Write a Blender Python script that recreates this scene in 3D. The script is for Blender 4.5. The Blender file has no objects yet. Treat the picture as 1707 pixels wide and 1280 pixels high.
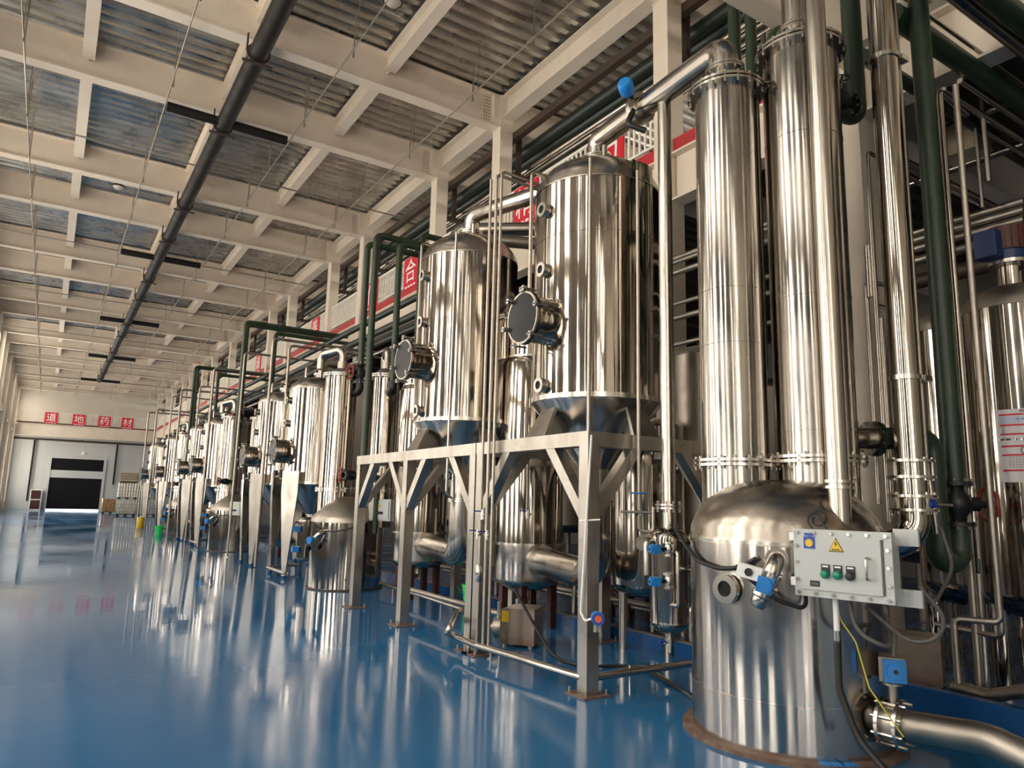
import bpy, bmesh, math, random
from mathutils import Vector, Matrix
rnd = random.Random(7)
PI = math.pi
sc = bpy.context.scene
COL = sc.collection

# ------------------------------------------------------------------ camera
CAM_H, FPX = 1.6, 1189.3
YAW, PITCH, ROLL = math.radians(32.673), math.radians(9.4415), math.radians(1.4323)
FW = Vector((math.sin(YAW)*math.cos(PITCH), math.cos(YAW)*math.cos(PITCH), math.sin(PITCH)))
_r0 = Vector((math.cos(YAW), -math.sin(YAW), 0)); _u0 = _r0.cross(FW)
RT = math.cos(ROLL)*_r0 + math.sin(ROLL)*_u0
UP = -math.sin(ROLL)*_r0 + math.cos(ROLL)*_u0
EYE = Vector((0, 0, CAM_H))
cd = bpy.data.cameras.new('camera'); co = bpy.data.objects.new('camera', cd); COL.objects.link(co)
cd.sensor_fit = 'HORIZONTAL'; cd.sensor_width = 36.0; cd.lens = 36.0*FPX/1707.0
cd.clip_start = 0.05; cd.clip_end = 300
co.matrix_world = Matrix(((RT.x, UP.x, -FW.x, 0), (RT.y, UP.y, -FW.y, 0), (RT.z, UP.z, -FW.z, CAM_H), (0, 0, 0, 1)))
sc.camera = co

# ------------------------------------------------------------------ world, exposure
w = bpy.data.worlds.new('world'); sc.world = w; w.use_nodes = True
bg = w.node_tree.nodes['Background']; bg.inputs[0].default_value = (0.80, 0.90, 1.0, 1); bg.inputs[1].default_value = 1.6
sc.view_settings.view_transform = 'Standard'; sc.view_settings.look = 'None'
sc.view_settings.gamma = 1; sc.view_settings.use_curve_mapping = False
sc.view_settings.exposure = 0.75
WINDOW_LIGHT = 6.2
sc.cycles.use_denoising = True
sc.cycles.max_bounces = 8; sc.cycles.diffuse_bounces = 4; sc.cycles.glossy_bounces = 5
sc.cycles.caustics_reflective = True; sc.cycles.blur_glossy = 0.6
sc.cycles.sample_clamp_indirect = 6.0

# ------------------------------------------------------------------ measuring helpers: a sight line met with a plane of the hall
def ray(x, y): return FW + RT*((x-853.5)/FPX) - UP*((y-640)/FPX)
def onX(x, y, X): d = ray(x, y); return EYE + d*(X/d.x)
def onY(x, y, Y): d = ray(x, y); return EYE + d*(Y/d.y)
def onZ(x, y, Z): d = ray(x, y); return EYE + d*((Z-CAM_H)/d.z)

# ------------------------------------------------------------------ materials
MATS = {}
def mat(name, col, rough=0.5, metal=0.0, emit=0.0, bump=None, var=None, spec=0.5, coat=0.0, rvar=None):
    """bump=(scale xyz, strength, distance); var=(scale xyz, colour2, low, high); rvar=(scale xyz, rough2)"""
    m = bpy.data.materials.new(name); m.use_nodes = True; nt = m.node_tree; b = nt.nodes['Principled BSDF']
    b.inputs['Base Color'].default_value = (*col, 1); b.inputs['Roughness'].default_value = rough
    b.inputs['Metallic'].default_value = metal; b.inputs['Specular IOR Level'].default_value = spec
    if coat: b.inputs['Coat Weight'].default_value = coat; b.inputs['Coat Roughness'].default_value = 0.06
    if emit:
        b.inputs['Emission Color'].default_value = (*col, 1); b.inputs['Emission Strength'].default_value = emit
    if bump or var or rvar:
        tc = nt.nodes.new('ShaderNodeTexCoord')
        def noise(sca, det=2.0):
            mp = nt.nodes.new('ShaderNodeMapping'); mp.inputs['Scale'].default_value = sca
            nt.links.new(tc.outputs['Object'], mp.inputs['Vector'])
            n = nt.nodes.new('ShaderNodeTexNoise'); n.inputs['Scale'].default_value = 1.0; n.inputs['Detail'].default_value = det
            nt.links.new(mp.outputs[0], n.inputs['Vector']); return n
        if bump:
            n = noise(bump[0]); bp = nt.nodes.new('ShaderNodeBump')
            bp.inputs['Strength'].default_value = bump[1]; bp.inputs['Distance'].default_value = bump[2]
            nt.links.new(n.outputs['Fac'], bp.inputs['Height']); nt.links.new(bp.outputs[0], b.inputs['Normal'])
        if var:
            n = noise(var[0], 4.0); r = nt.nodes.new('ShaderNodeValToRGB')
            r.color_ramp.elements[0].position = var[2]; r.color_ramp.elements[1].position = var[3]
            r.color_ramp.elements[0].color = (*col, 1); r.color_ramp.elements[1].color = (*var[1], 1)
            nt.links.new(n.outputs['Fac'], r.inputs['Fac']); nt.links.new(r.outputs[0], b.inputs['Base Color'])
        if rvar:
            n = noise(rvar[0], 4.0); mr = nt.nodes.new('ShaderNodeMapRange')
            mr.inputs['From Min'].default_value = 0.35; mr.inputs['From Max'].default_value = 0.65
            mr.inputs['To Min'].default_value = rough; mr.inputs['To Max'].default_value = rvar[1]
            nt.links.new(n.outputs['Fac'], mr.inputs['Value']); nt.links.new(mr.outputs[0], b.inputs['Roughness'])
    MATS[name] = m
    return m
STEEL = (0.53, 0.48, 0.425)
mat('steel', STEEL, 0.05, 1.0, bump=((11, 11, .22), 0.5, 0.010), var=((9, 9, .5), (0.42, 0.375, 0.325), .42, .62), rvar=((4, 4, 2), .13))
mat('steel_tower', (0.46, 0.425, 0.385), 0.09, 1.0, bump=((6, 6, .35), 0.5, 0.012), var=((5, 5, 1.2), (0.36, 0.335, 0.305), .42, .62), rvar=((5, 5, 1.5), .22))
mat('steel_satin', (0.58, 0.54, 0.50), 0.13, 1.0, bump=((8, 8, .3), 0.5, 0.010), var=((4, 4, 1.0), (0.49, 0.45, 0.41), .42, .64), rvar=((5, 5, 2), .24))
mat('steel_dome', (0.45, 0.40, 0.35), 0.20, 1.0, bump=((3, 3, 3), .3, .01), rvar=((4, 4, 4), .32))
mat('steel_deck_shaded', (0.10, 0.085, 0.07), 0.6, 0.3)  # balcony deck underside: the side bay's shade is put into this dark brown
mat('steel_pipe', (0.52, 0.475, 0.425), 0.16, 1.0, bump=((3, 3, 3), 0.15, 0.004), rvar=((6, 6, 6), .27))
mat('steel_dull', (0.42, 0.375, 0.325), 0.34, 1.0, bump=((8, 8, 8), 0.12, 0.004), rvar=((5, 5, 5), .48))
mat('steel_frame', (0.50, 0.465, 0.42), 0.27, 1.0, bump=((10, 10, 1), 0.10, 0.003), rvar=((4, 4, 3), .40), var=((6, 6, 2), (0.40, 0.36, 0.31), .4, .7))
mat('steel_clamp', (0.60, 0.56, 0.51), 0.22, 1.0)
mat('pump_cover', (0.36, 0.29, 0.24), 0.36, 0.9, var=((2, 2, 4), (0.26, 0.15, 0.11), .45, .7), rvar=((6, 6, 6), .5))
mat('rust', (0.15, 0.085, 0.06), 0.65, 0.2, var=((14, 14, 14), (0.24, 0.17, 0.125), .4, .7), bump=((30, 30, 30), .3, .004))
mat('green_paint', (0.016, 0.034, 0.016), 0.40, 0.0, bump=((25, 25, 25), .08, .003), var=((5, 5, 3), (0.026, 0.044, 0.024), .4, .65))
mat('dark_green', (0.009, 0.017, 0.012), 0.4, 0.0)
mat('black_iron', (0.012, 0.012, 0.013), 0.38, 0.2)
mat('black_pipe', (0.010, 0.0075, 0.006), 0.5, 0.0, rvar=((3, 3, 3), .65), spec=0.3)
mat('brown_steel', (0.060, 0.038, 0.028), 0.5, 0.2)
mat('dark_red', (0.055, 0.014, 0.012), 0.45)
mat('red_wheel', (0.30, 0.035, 0.02), 0.4)
mat('white_paint', (0.76, 0.66, 0.54), 0.42, var=((1.5, 1.5, 1.5), (0.70, 0.60, 0.49), .4, .65))
mat('white_rail', (0.80, 0.75, 0.66), 0.45)
mat('wall_paint', (0.74, 0.69, 0.60), 0.6, var=((.6, .6, .6), (0.70, 0.65, 0.56), .4, .65))
mat('wall_grey', (0.56, 0.57, 0.56), 0.5, var=((.5, .5, .5), (0.60, 0.60, 0.58), .4, .65))
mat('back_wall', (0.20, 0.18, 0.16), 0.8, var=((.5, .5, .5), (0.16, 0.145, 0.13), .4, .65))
mat('deck', (0.60, 0.60, 0.58), 0.24, 1.0, bump=((4, 30, 4), .12, .004), var=((1.2, 1.2, 1.2), (0.44, 0.43, 0.41), .4, .65), rvar=((2, 2, 2), .36))
mat('red_sign', (0.62, 0.012, 0.03), 0.45)
mat('red_fascia', (0.45, 0.02, 0.03), 0.45, var=((3, 3, 3), (0.36, 0.03, 0.03), .45, .6))
mat('sign_white', (0.85, 0.84, 0.82), 0.5)
mat('box_grey', (0.50, 0.52, 0.50), 0.42, bump=((90, 90, 90), .06, .002))
mat('blue_plastic', (0.015, 0.20, 0.56), 0.35)
mat('deep_blue', (0.02, 0.06, 0.36), 0.4)
mat('motor_blue', (0.012, 0.035, 0.11), 0.4)
mat('motor_red', (0.10, 0.03, 0.025), 0.5)
mat('orange', (0.75, 0.13, 0.03), 0.4)
mat('yellow', (0.72, 0.47, 0.02), 0.45)
mat('lime', (0.02, 0.62, 0.10), 0.35)
mat('button_green', (0.0, 0.23, 0.12), 0.25)
mat('black_plastic', (0.015, 0.015, 0.016), 0.45)
mat('cable_black', (0.014, 0.013, 0.013), 0.5)
mat('cable_grey', (0.10, 0.095, 0.085), 0.5)
mat('cable_yellow', (0.45, 0.42, 0.05), 0.5)
mat('dark_glass', (0.010, 0.011, 0.012), 0.30, spec=0.22)
mat('gauge_face', (0.75, 0.76, 0.74), 0.3)
mat('cardboard', (0.60, 0.48, 0.32), 0.7)
mat('poster', (0.70, 0.66, 0.67), 0.35)
mat('poster_text', (0.22, 0.20, 0.24), 0.5)
mat('poster_blue', (0.50, 0.54, 0.68), 0.4)
mat('shutter', (0.010, 0.0095, 0.012), 0.7, spec=0.15)
mat('tote_white', (0.62, 0.58, 0.52), 0.45)
mat('tote_blue', (0.38, 0.43, 0.48), 0.45)
mat('tote_amber', (0.42, 0.20, 0.06), 0.4)
mat('concrete', (0.30, 0.27, 0.23), 0.7, var=((3, 3, 3), (0.22, 0.19, 0.16), .4, .65))
mat('plinth_blue', (0.012, 0.085, 0.27), 0.16, rvar=((1.5, 1.5, 1.5), .38), var=((1.3, 1.3, 1.3), (0.010, 0.055, 0.17), .4, .7))
mat('day_glass', (1.0, 0.935, 0.83), 0.4, emit=WINDOW_LIGHT)
mat('lamp_glass', (0.55, 0.50, 0.42), 0.2)

def floor_material():
    m = mat('floor_epoxy', (0.022, 0.130, 0.330), 0.12)
    nt = m.node_tree; b = nt.nodes['Principled BSDF']; L = nt.links.new
    tc = nt.nodes.new('ShaderNodeTexCoord')
    def nz(sca, det=3):
        mp = nt.nodes.new('ShaderNodeMapping'); mp.inputs['Scale'].default_value = sca; L(tc.outputs['Object'], mp.inputs[0])
        n = nt.nodes.new('ShaderNodeTexNoise'); n.inputs['Scale'].default_value = 1; n.inputs['Detail'].default_value = det; L(mp.outputs[0], n.inputs[0]); return n
    n1 = nz((.35, .35, 1), 5); cr = nt.nodes.new('ShaderNodeValToRGB')
    cr.color_ramp.elements[0].position = .36; cr.color_ramp.elements[0].color = (0.018, 0.128, 0.305, 1)
    cr.color_ramp.elements[1].position = .66; cr.color_ramp.elements[1].color = (0.032, 0.172, 0.375, 1)
    L(n1.outputs['Fac'], cr.inputs[0]); L(cr.outputs[0], b.inputs['Base Color'])
    n2 = nz((.5, .22, 1), 4); mr = nt.nodes.new('ShaderNodeMapRange')
    mr.inputs['From Min'].default_value = .40; mr.inputs['From Max'].default_value = .60; mr.inputs['To Min'].default_value = .05; mr.inputs['To Max'].default_value = .15
    L(n2.outputs['Fac'], mr.inputs[0]); L(mr.outputs[0], b.inputs['Roughness'])
    n3 = nz((2.6, 2.6, 1), 3); bp = nt.nodes.new('ShaderNodeBump'); bp.inputs['Strength'].default_value = .10; bp.inputs['Distance'].default_value = .012
    L(n3.outputs['Fac'], bp.inputs['Height']); L(bp.outputs[0], b.inputs['Normal'])
    b.inputs['Specular IOR Level'].default_value = 0.45
floor_material()

# ------------------------------------------------------------------ mesh builder
def frame_of(d):
    d = d.normalized(); a = Vector((0, 0, 1)) if abs(d.z) < .9 else Vector((1, 0, 0))
    x = a.cross(d).normalized(); return x, d.cross(x)
class MB:
    def __init__(s): s.v = []; s.f = []
    def add(s, vs, fs):
        o = len(s.v); s.v += [tuple(p) for p in vs]; s.f += [tuple(i+o for i in f) for f in fs]; return s
    def box(s, x0, x1, y0, y1, z0, z1):
        return s.add([(x0, y0, z0), (x1, y0, z0), (x1, y1, z0), (x0, y1, z0), (x0, y0, z1), (x1, y0, z1), (x1, y1, z1), (x0, y1, z1)],
                     [(0, 3, 2, 1), (4, 5, 6, 7), (0, 1, 5, 4), (1, 2, 6, 5), (2, 3, 7, 6), (3, 0, 4, 7)])
    def obox(s, c, ax, ay, az, sx, sy, sz):
        c, ax, ay, az = Vector(c), Vector(ax), Vector(ay), Vector(az); P = []
        for k in (-1, 1):
            for a, b in ((-1, -1), (1, -1), (1, 1), (-1, 1)): P.append(c + ax*(a*sx/2) + ay*(b*sy/2) + az*(k*sz/2))
        return s.add(P, [(0, 3, 2, 1), (4, 5, 6, 7), (0, 1, 5, 4), (1, 2, 6, 5), (2, 3, 7, 6), (3, 0, 4, 7)])
    def bar(s, p, q, w, h, up=(0, 0, 1)):
        p, q = Vector(p), Vector(q); d = (q-p); L = d.length; d = d/L; u = Vector(up)
        x = u.cross(d)
        if x.length < 1e-4: x = Vector((1, 0, 0)).cross(d)
        x.normalize(); y = d.cross(x)
        return s.obox((p+q)/2, x, y, d, w, h, L)
    def cyl(s, p, q, r, n=16, r2=None, caps=True):
        p, q = Vector(p), Vector(q); r2 = r if r2 is None else r2; x, y = frame_of(q-p); P = []
        for c, rr in ((p, r), (q, r2)):
            for i in range(n):
                a = 2*PI*i/n; P.append(c + x*(rr*math.cos(a)) + y*(rr*math.sin(a)))
        F = [(i, (i+1) % n, n+(i+1) % n, n+i) for i in range(n)]
        if caps: F += [tuple(range(n-1, -1, -1)), tuple(range(n, 2*n))]
        return s.add(P, F)
    def ring(s, c, axis, ro, ri, t, n=28):
        c = Vector(c); d = Vector(axis).normalized(); x, y = frame_of(d); P = []
        for k, rr in ((-.5, ri), (-.5, ro), (.5, ro), (.5, ri)):
            for i in range(n):
                a = 2*PI*i/n; P.append(c + d*(k*t) + x*(rr*math.cos(a)) + y*(rr*math.sin(a)))
        F = []
        for k in range(4):
            for i in range(n):
                j = (i+1) % n; m = (k+1) % 4; F.append((k*n+i, k*n+j, m*n+j, m*n+i))
        return s.add(P, F)
    def torus(s, c, axis, R, r, n=24, m=8):
        c = Vector(c); d = Vector(axis).normalized(); x, y = frame_of(d); P = []; F = []
        for i in range(n):
            a = 2*PI*i/n; e = x*math.cos(a)+y*math.sin(a)
            for j in range(m):
                b = 2*PI*j/m; P.append(c + e*(R+r*math.cos(b)) + d*(r*math.sin(b)))
        for i in range(n):
            for j in range(m):
                F.append((i*m+j, ((i+1) % n)*m+j, ((i+1) % n)*m+(j+1) % m, i*m+(j+1) % m))
        return s.add(P, F)
    def lathe(s, prof, c=(0, 0, 0), axis=(0, 0, 1), n=48):
        c = Vector(c); d = Vector(axis).normalized()
        if abs(d.z) > .999: x, y = Vector((1, 0, 0)), Vector((0, 1, 0))*d.z
        else: x, y = frame_of(d)
        rows = []; P = []; F = []
        for r, z in prof:
            if r < 1e-5: rows.append([len(P)]); P.append(c+d*z)
            else:
                rows.append(list(range(len(P), len(P)+n)))
                for i in range(n):
                    a = 2*PI*i/n; P.append(c + d*z + x*(r*math.cos(a)) + y*(r*math.sin(a)))
        for A, B in zip(rows, rows[1:]):
            for i in range(n):
                j = (i+1) % n
                if len(A) == 1 and len(B) == 1: continue
                if len(A) == 1: F.append((A[0], B[j], B[i]))
                elif len(B) == 1: F.append((A[i], A[j], B[0]))
                else: F.append((A[i], A[j], B[j], B[i]))
        return s.add(P, F)
    def tube(s, pts, r, bend=None, n=14, steps=6):
        pts = [Vector(p) for p in pts]; bend = 1.6*r if bend is None else bend; path = [pts[0]]
        for a, b, c in zip(pts, pts[1:], pts[2:]):
            u, v = (a-b), (c-b); lu, lv = u.length, v.length
            if lu < 1e-6 or lv < 1e-6: continue
            u, v = u/lu, v/lv; dot = max(-1, min(1, u.dot(v)))
            if dot < -.9995: continue
            th = math.acos(dot); t = min(bend/math.tan(th/2), lu*.49, lv*.49); R = t*math.tan(th/2)
            bis = (u+v).normalized(); cen = b + bis*(R/math.sin(th/2)); e0 = (b+u*t-cen); e1 = (b+v*t-cen)
            ang = e0.angle(e1)
            for k in range(steps+1):
                f = k/steps; sa = math.sin(ang)
                path.append(cen + (e0*math.sin((1-f)*ang) + e1*math.sin(f*ang))/sa if sa > 1e-6 else b)
        path.append(pts[-1]); P = []; F = []; m = len(path)
        t0 = (path[1]-path[0]).normalized(); x, y = frame_of(t0)
        for i, p in enumerate(path):
            t = (path[min(i+1, m-1)] - path[max(i-1, 0)])
            t = t.normalized() if t.length > 1e-9 else t0
            q = t0.rotation_difference(t); x = q @ x; y = q @ y; t0 = t
            for k in range(n):
                a = 2*PI*k/n; P.append(p + x*(r*math.cos(a)) + y*(r*math.sin(a)))
        for i in range(m-1):
            for k in range(n): F.append((i*n+k, i*n+(k+1) % n, (i+1)*n+(k+1) % n, (i+1)*n+k))
        F += [tuple(range(n-1, -1, -1)), tuple((m-1)*n+k for k in range(n))]
        return s.add(P, F)
    def prism(s, poly, off):
        off = Vector(off); n = len(poly); A = [Vector(p) for p in poly]; B = [p+off for p in A]
        return s.add(A+B, [tuple(range(n-1, -1, -1)), tuple(range(n, 2*n))] + [(i, (i+1) % n, n+(i+1) % n, n+i) for i in range(n)])
    def bolts(s, c, axis, R, num, rb=.012, lb=.05):
        c = Vector(c); d = Vector(axis).normalized(); x, y = frame_of(d)
        for i in range(num):
            a = 2*PI*(i+.5)/num; p = c + x*(R*math.cos(a)) + y*(R*math.sin(a)); s.cyl(p-d*lb/2, p+d*lb/2, rb, 6)
        return s
    def mesh(s, name):
        me = bpy.data.meshes.new(name); me.from_pydata(s.v, [], s.f); me.update()
        bm = bmesh.new(); bm.from_mesh(me); bmesh.ops.recalc_face_normals(bm, faces=bm.faces); bm.to_mesh(me); bm.free()
        me.polygons.foreach_set('use_smooth', [True]*len(me.polygons)); me.set_sharp_from_angle(angle=math.radians(38))
        return me
    def build(s, name, material, parent=None, kind=None, label=None):
        off = Vector((0, 0, 0))
        if parent is None:
            lo = [min(p[i] for p in s.v) for i in range(3)]; hi = [max(p[i] for p in s.v) for i in range(3)]
            off = Vector(((lo[0]+hi[0])/2, (lo[1]+hi[1])/2, lo[2])); s.v = [tuple(Vector(p)-off) for p in s.v]
        me = s.mesh(name); me.materials.append(MATS[material] if isinstance(material, str) else material)
        o = bpy.data.objects.new(name, me); COL.objects.link(o); o.location = off
        if parent is not None: o.parent = parent
        if kind: o['kind'] = kind
        if label: o['label'] = label
        return o
def tag(o, label, cat, group=None, kind=None):
    o['label'] = label; o['category'] = cat
    if group: o['group'] = group
    if kind: o['kind'] = kind
    return o
def thing(name, label, cat, loc=(0, 0, 0), rz=0, group=None, kind=None):
    o = bpy.data.objects.new(name, None); COL.objects.link(o); o.location = loc; o.rotation_euler = (0, 0, rz); o.empty_display_size = .1
    return tag(o, label, cat, group, kind)
def dup(root, loc, label, rz=None, group=None):
    r = root.copy(); COL.objects.link(r); r.location = loc; r['label'] = label
    if rz is not None: r.rotation_euler = (0, 0, rz)
    if group: r['group'] = group
    for ch in list(root.children):
        c = ch.copy(); COL.objects.link(c); c.parent = r
        for g in list(ch.children):
            d = g.copy(); COL.objects.link(d); d.parent = c
    return r
def piece(src, parent, loc):
    o = src.copy(); COL.objects.link(o); o.parent = parent; o.location = loc; return o
def pipe(name, label, pts, r, material='steel_pipe', bend=None, cat='pipe', group=None, n=14, parent=None, clamps=()):
    """one run of pipe; clamps: extra rings (point, axis, outer radius) as parts"""
    if not clamps:
        o = MB().tube(pts, r, bend, n).build(name, material, parent)
        return tag(o, label, cat, group) if parent is None else o
    b = Vector(pts[0]); t = thing(name, label, cat, b, 0, group)
    MB().tube([Vector(p)-b for p in pts], r, bend, n).build('pipe_run', material, t)
    for c, ax, ro, th in clamps:
        MB().ring(Vector(c)-b, ax, ro, r*.98, th, 20).build('flange', 'steel_clamp', t)
    return t
ORD = ['first', 'second', 'third', 'fourth', 'fifth', 'sixth', 'seventh', 'eighth', 'ninth', 'tenth', 'eleventh', 'twelfth', 'thirteenth', 'fourteenth',
       'fifteenth', 'sixteenth', 'seventeenth', 'eighteenth', 'nineteenth', 'twentieth']
def text_mesh(name, s, size, material, parent, loc, rot, align='CENTER', depth=.004):
    cu = bpy.data.curves.new(name, 'FONT'); cu.body = s; cu.size = size; cu.align_x = align; cu.align_y = 'CENTER'; cu.extrude = depth
    t = bpy.data.objects.new(name, cu); COL.objects.link(t)
    me = bpy.data.meshes.new_from_object(t); bpy.data.objects.remove(t); me.materials.clear(); me.materials.append(MATS[material])
    o = bpy.data.objects.new(name, me); COL.objects.link(o); o.parent = parent; o.location = loc; o.rotation_euler = rot
    return o

# ================================================================== THE SETTING
XL, XR, XB, YN, YF = -2.8, 7.5, 17.0, -12.0, 72.0        # left wall, column line, back wall of the side bay, near and far walls
GZ0, GZ1 = 9.72, 10.48                                    # girder bottom and top
COLS = [-11.62, -8.58, -3.54, -0.50, 4.5, 7.54, 12.58, 15.62, 20.66, 23.70, 28.74, 31.78, 36.82, 39.86, 44.90, 47.94, 52.98, 56.02, 61.06, 64.10, 69.14]
tag(MB().box(XL-.3, XB+.3, YN-.3, YF+4, -.3, 0).build('floor', 'floor_epoxy'), 'glossy blue epoxy floor of the whole hall', 'floor', kind='structure')
# corrugated deck: trapezoid ribs running across the hall
m = MB(); P = []; pitch = .30; y = YN
prof = []
while y < YF+.3:
    prof += [(y, 10.52), (y+.11, 10.52), (y+.15, 10.61), (y+.26, 10.61)]; y += pitch
for yy, zz in prof: P += [(XL-.3, yy, zz), (XB+.3, yy, zz)]
m.add(P, [(2*i, 2*i+1, 2*i+3, 2*i+2) for i in range(len(prof)-1)])
tag(m.build('ceiling', 'deck'), 'corrugated galvanised steel ceiling deck', 'ceiling', kind='structure')
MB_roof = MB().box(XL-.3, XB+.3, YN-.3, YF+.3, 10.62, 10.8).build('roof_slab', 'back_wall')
tag(MB_roof, 'roof slab above the corrugated deck', 'roof', kind='structure')

def girder_mesh(x0, x1, zb, zt, fw=.28):
    m = MB(); m.box(x0, x1, -.012, .012, zb+.03, zt-.02); m.box(x0, x1, -fw/2, fw/2, zb, zb+.03); m.box(x0, x1, -fw/2, fw/2, zt-.025, zt); return m
g0 = None
for i, yc in enumerate(COLS):
    lab = 'white cross girder below the ceiling, %s from the near end' % ORD[i] if i < 20 else 'white cross girder below the ceiling, next to the far wall'
    if g0 is None:
        g0 = thing('ceiling_girder', lab, 'beam', (0, yc, 0), 0, 'cross girders', 'structure')
        girder_mesh(XL, XR+.05, GZ0, GZ1).build('nave_girder', 'white_paint', g0)
        girder_mesh(XR+.35, XB, GZ0, GZ1).build('bay_girder', 'white_paint', g0)
        mm = MB()
        for k in range(3):
            for j in range(9): mm.cyl((7.16+.06*k, -.012, GZ0+.08+.075*j), (7.16+.06*k, -.03, GZ0+.08+.075*j), .014, 6)
        mm.build('splice_bolts', 'steel_dull', g0, kind='stuff')
        mm = MB().box(7.34, 7.5, -.14, -.012, GZ0+.03, GZ1-.02); mm.build('end_stiffener', 'white_paint', g0)
    else: dup(g0, (0, yc, 0), lab)
# long secondary beams: one object per line, I-section
for k, (xb, zb, fw, lab) in enumerate(((-0.22, 10.05, .22, 'white long ceiling beam nearest the left wall'), (2.38, 10.05, .22, 'white long ceiling beam above the black pipe'),
                                  (4.88, 10.05, .22, 'white long ceiling beam between black pipe and columns'), (7.66, 9.93, .30, 'white long beam over the column heads'),
                                  (10.3, 10.05, .22, 'white long beam over the side bay'), (13.4, 10.05, .22, 'white long beam over the side bay near back wall'))):
    t = thing('ceiling_beam', lab, 'beam', (xb, 0, 0), 0, 'long ceiling beams', 'structure')
    src = {}
    for a, b in zip(COLS, COLS[1:]):
        L = round(b-a, 2)
        if L not in src:
            mm = MB(); mm.box(-.01, .01, .02, L-.02, zb+.025, GZ1-.03); mm.box(-fw/2, fw/2, .16, L-.16, zb, zb+.025); mm.box(-fw/2, fw/2, .02, L-.02, GZ1-.05, GZ1-.026)
            o = mm.build('beam_span', 'white_paint', t); src[L] = o; o.location = (0, a, 0)
        else: piece(src[L], t, (0, a, 0))
# columns
c0 = None
for i, yc in enumerate(COLS):
    lab = 'white steel column beside the tanks, %s from the near end' % ORD[i] if i < 20 else 'white steel column beside the far wall'
    if c0 is None:
        c0 = thing('column', lab, 'column', (7.66, yc, 0), 0, 'building columns', 'structure')
        m = MB(); m.box(-.16, .16, -.16, .16, 0, GZ0+.22); m.build('shaft', 'white_paint', c0)
        m = MB(); m.box(-.175, .175, -.175, .175, GZ0-.02, GZ0); m.build('cap_plate', 'white_paint', c0)
        m = MB(); m.box(-.17, .17, -.17, .17, GZ0+.2, GZ0+.76); m.build('head', 'white_paint', c0)
    else: dup(c0, (7.66, yc, 0), lab)

# left wall: painted wall with tall daylit windows in every bay, pilasters on the column lines
wl = thing('wall_left', 'long cream left wall with pilasters', 'wall', (XL, 0, 0), kind='structure')
Z1, Z2, Z3, Z4 = .9, 6.15, 6.75, 9.45
m = MB(); m.box(-.25, 0, YN, YF, 0, Z1); m.box(-.25, 0, YN, YF, Z2, Z3); m.box(-.25, 0, YN, YF, Z4, 10.5)
spans = []; ys = [YN] + COLS + [YF]
for a, b in zip(ys, ys[1:]):
    nwin = 2 if b-a > 4 else 1; prev = a
    if b-a < 1.6: nwin = 0
    for k in range(nwin):
        W = rnd.choice((.45, .65, .85, 1.2)); c = a+(b-a)*(k+.5)/nwin+rnd.uniform(-.22, .22); spans.append((c-W/2, c+W/2))
        for q0, q1 in ((Z1, Z2), (Z3, Z4)): m.box(-.25, 0, prev, c-W/2, q0, q1)
        prev = c+W/2
    for q0, q1 in ((Z1, Z2), (Z3, Z4)): m.box(-.25, 0, prev, b, q0, q1)
m.build('wall_body', 'wall_paint', wl)
m = MB().box(0, .22, -.16, .16, 0, GZ0+.05); p0 = m.build('pilaster', 'white_paint', wl); p0.location = (0, COLS[0], 0)
for yc in COLS[1:]: piece(p0, wl, (0, yc, 0))
MB().box(0, .12, YN, YF, 6.3, 6.6).build('ledge', 'white_paint', wl)
for i, (a, b) in enumerate(spans):
    t = thing('window_%d' % (i+1), 'tall daylit window in the left wall, number %d from the near end' % (i+1), 'window', (XL-.12, (a+b)/2, 0), 0, 'left wall windows', 'structure')
    h = (b-a)/2
    for z0, z1, rows in ((Z1, Z2, 1), (Z3, Z4, 1)):
        m = MB()
        for yy in (-h, h-.04): m.box(-.02, .02, yy, yy+.04, z0, z1)
        for k in range(rows+1):
            zz = z0+(z1-z0-.04)*k/rows; m.box(-.03, .03, -h, h, zz, zz+.04)
        m.build('window_frame', 'white_rail', t)
        for k in range(rows):
            MB().box(-.006, .006, -h+.04, h-.04, z0+.04, z1-.04).build('pane', 'day_glass', t)
# near wall behind the photographer, with a closed gateway
wn = thing('wall_near', 'near end wall with a closed gateway', 'wall', (0, YN, 0), kind='structure')
m = MB(); m.box(XL, .2, -.25, 0, 0, 10.5); m.box(2.6, XB, -.25, 0, 0, 10.5); m.box(.2, 2.6, -.25, 0, 3.6, 10.5); m.build('wall_body', 'wall_paint', wn)
t = thing('door_1', 'closed grey gateway in the near end wall', 'door', (1.4, YN-.12, 0), kind='structure')
for k in range(2): MB().box(-1.2+1.2*k+.03, -1.2+1.2*k+1.17, -.01, .01, 0.03, 3.57).build('door_leaf', 'wall_grey', t)
m = MB()
for k in range(3): m.box(-1.2+1.2*k-.03, -1.2+1.2*k+.03, -.03, .03, 0, 3.6)
m.build('door_frame', 'white_rail', t)
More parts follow.
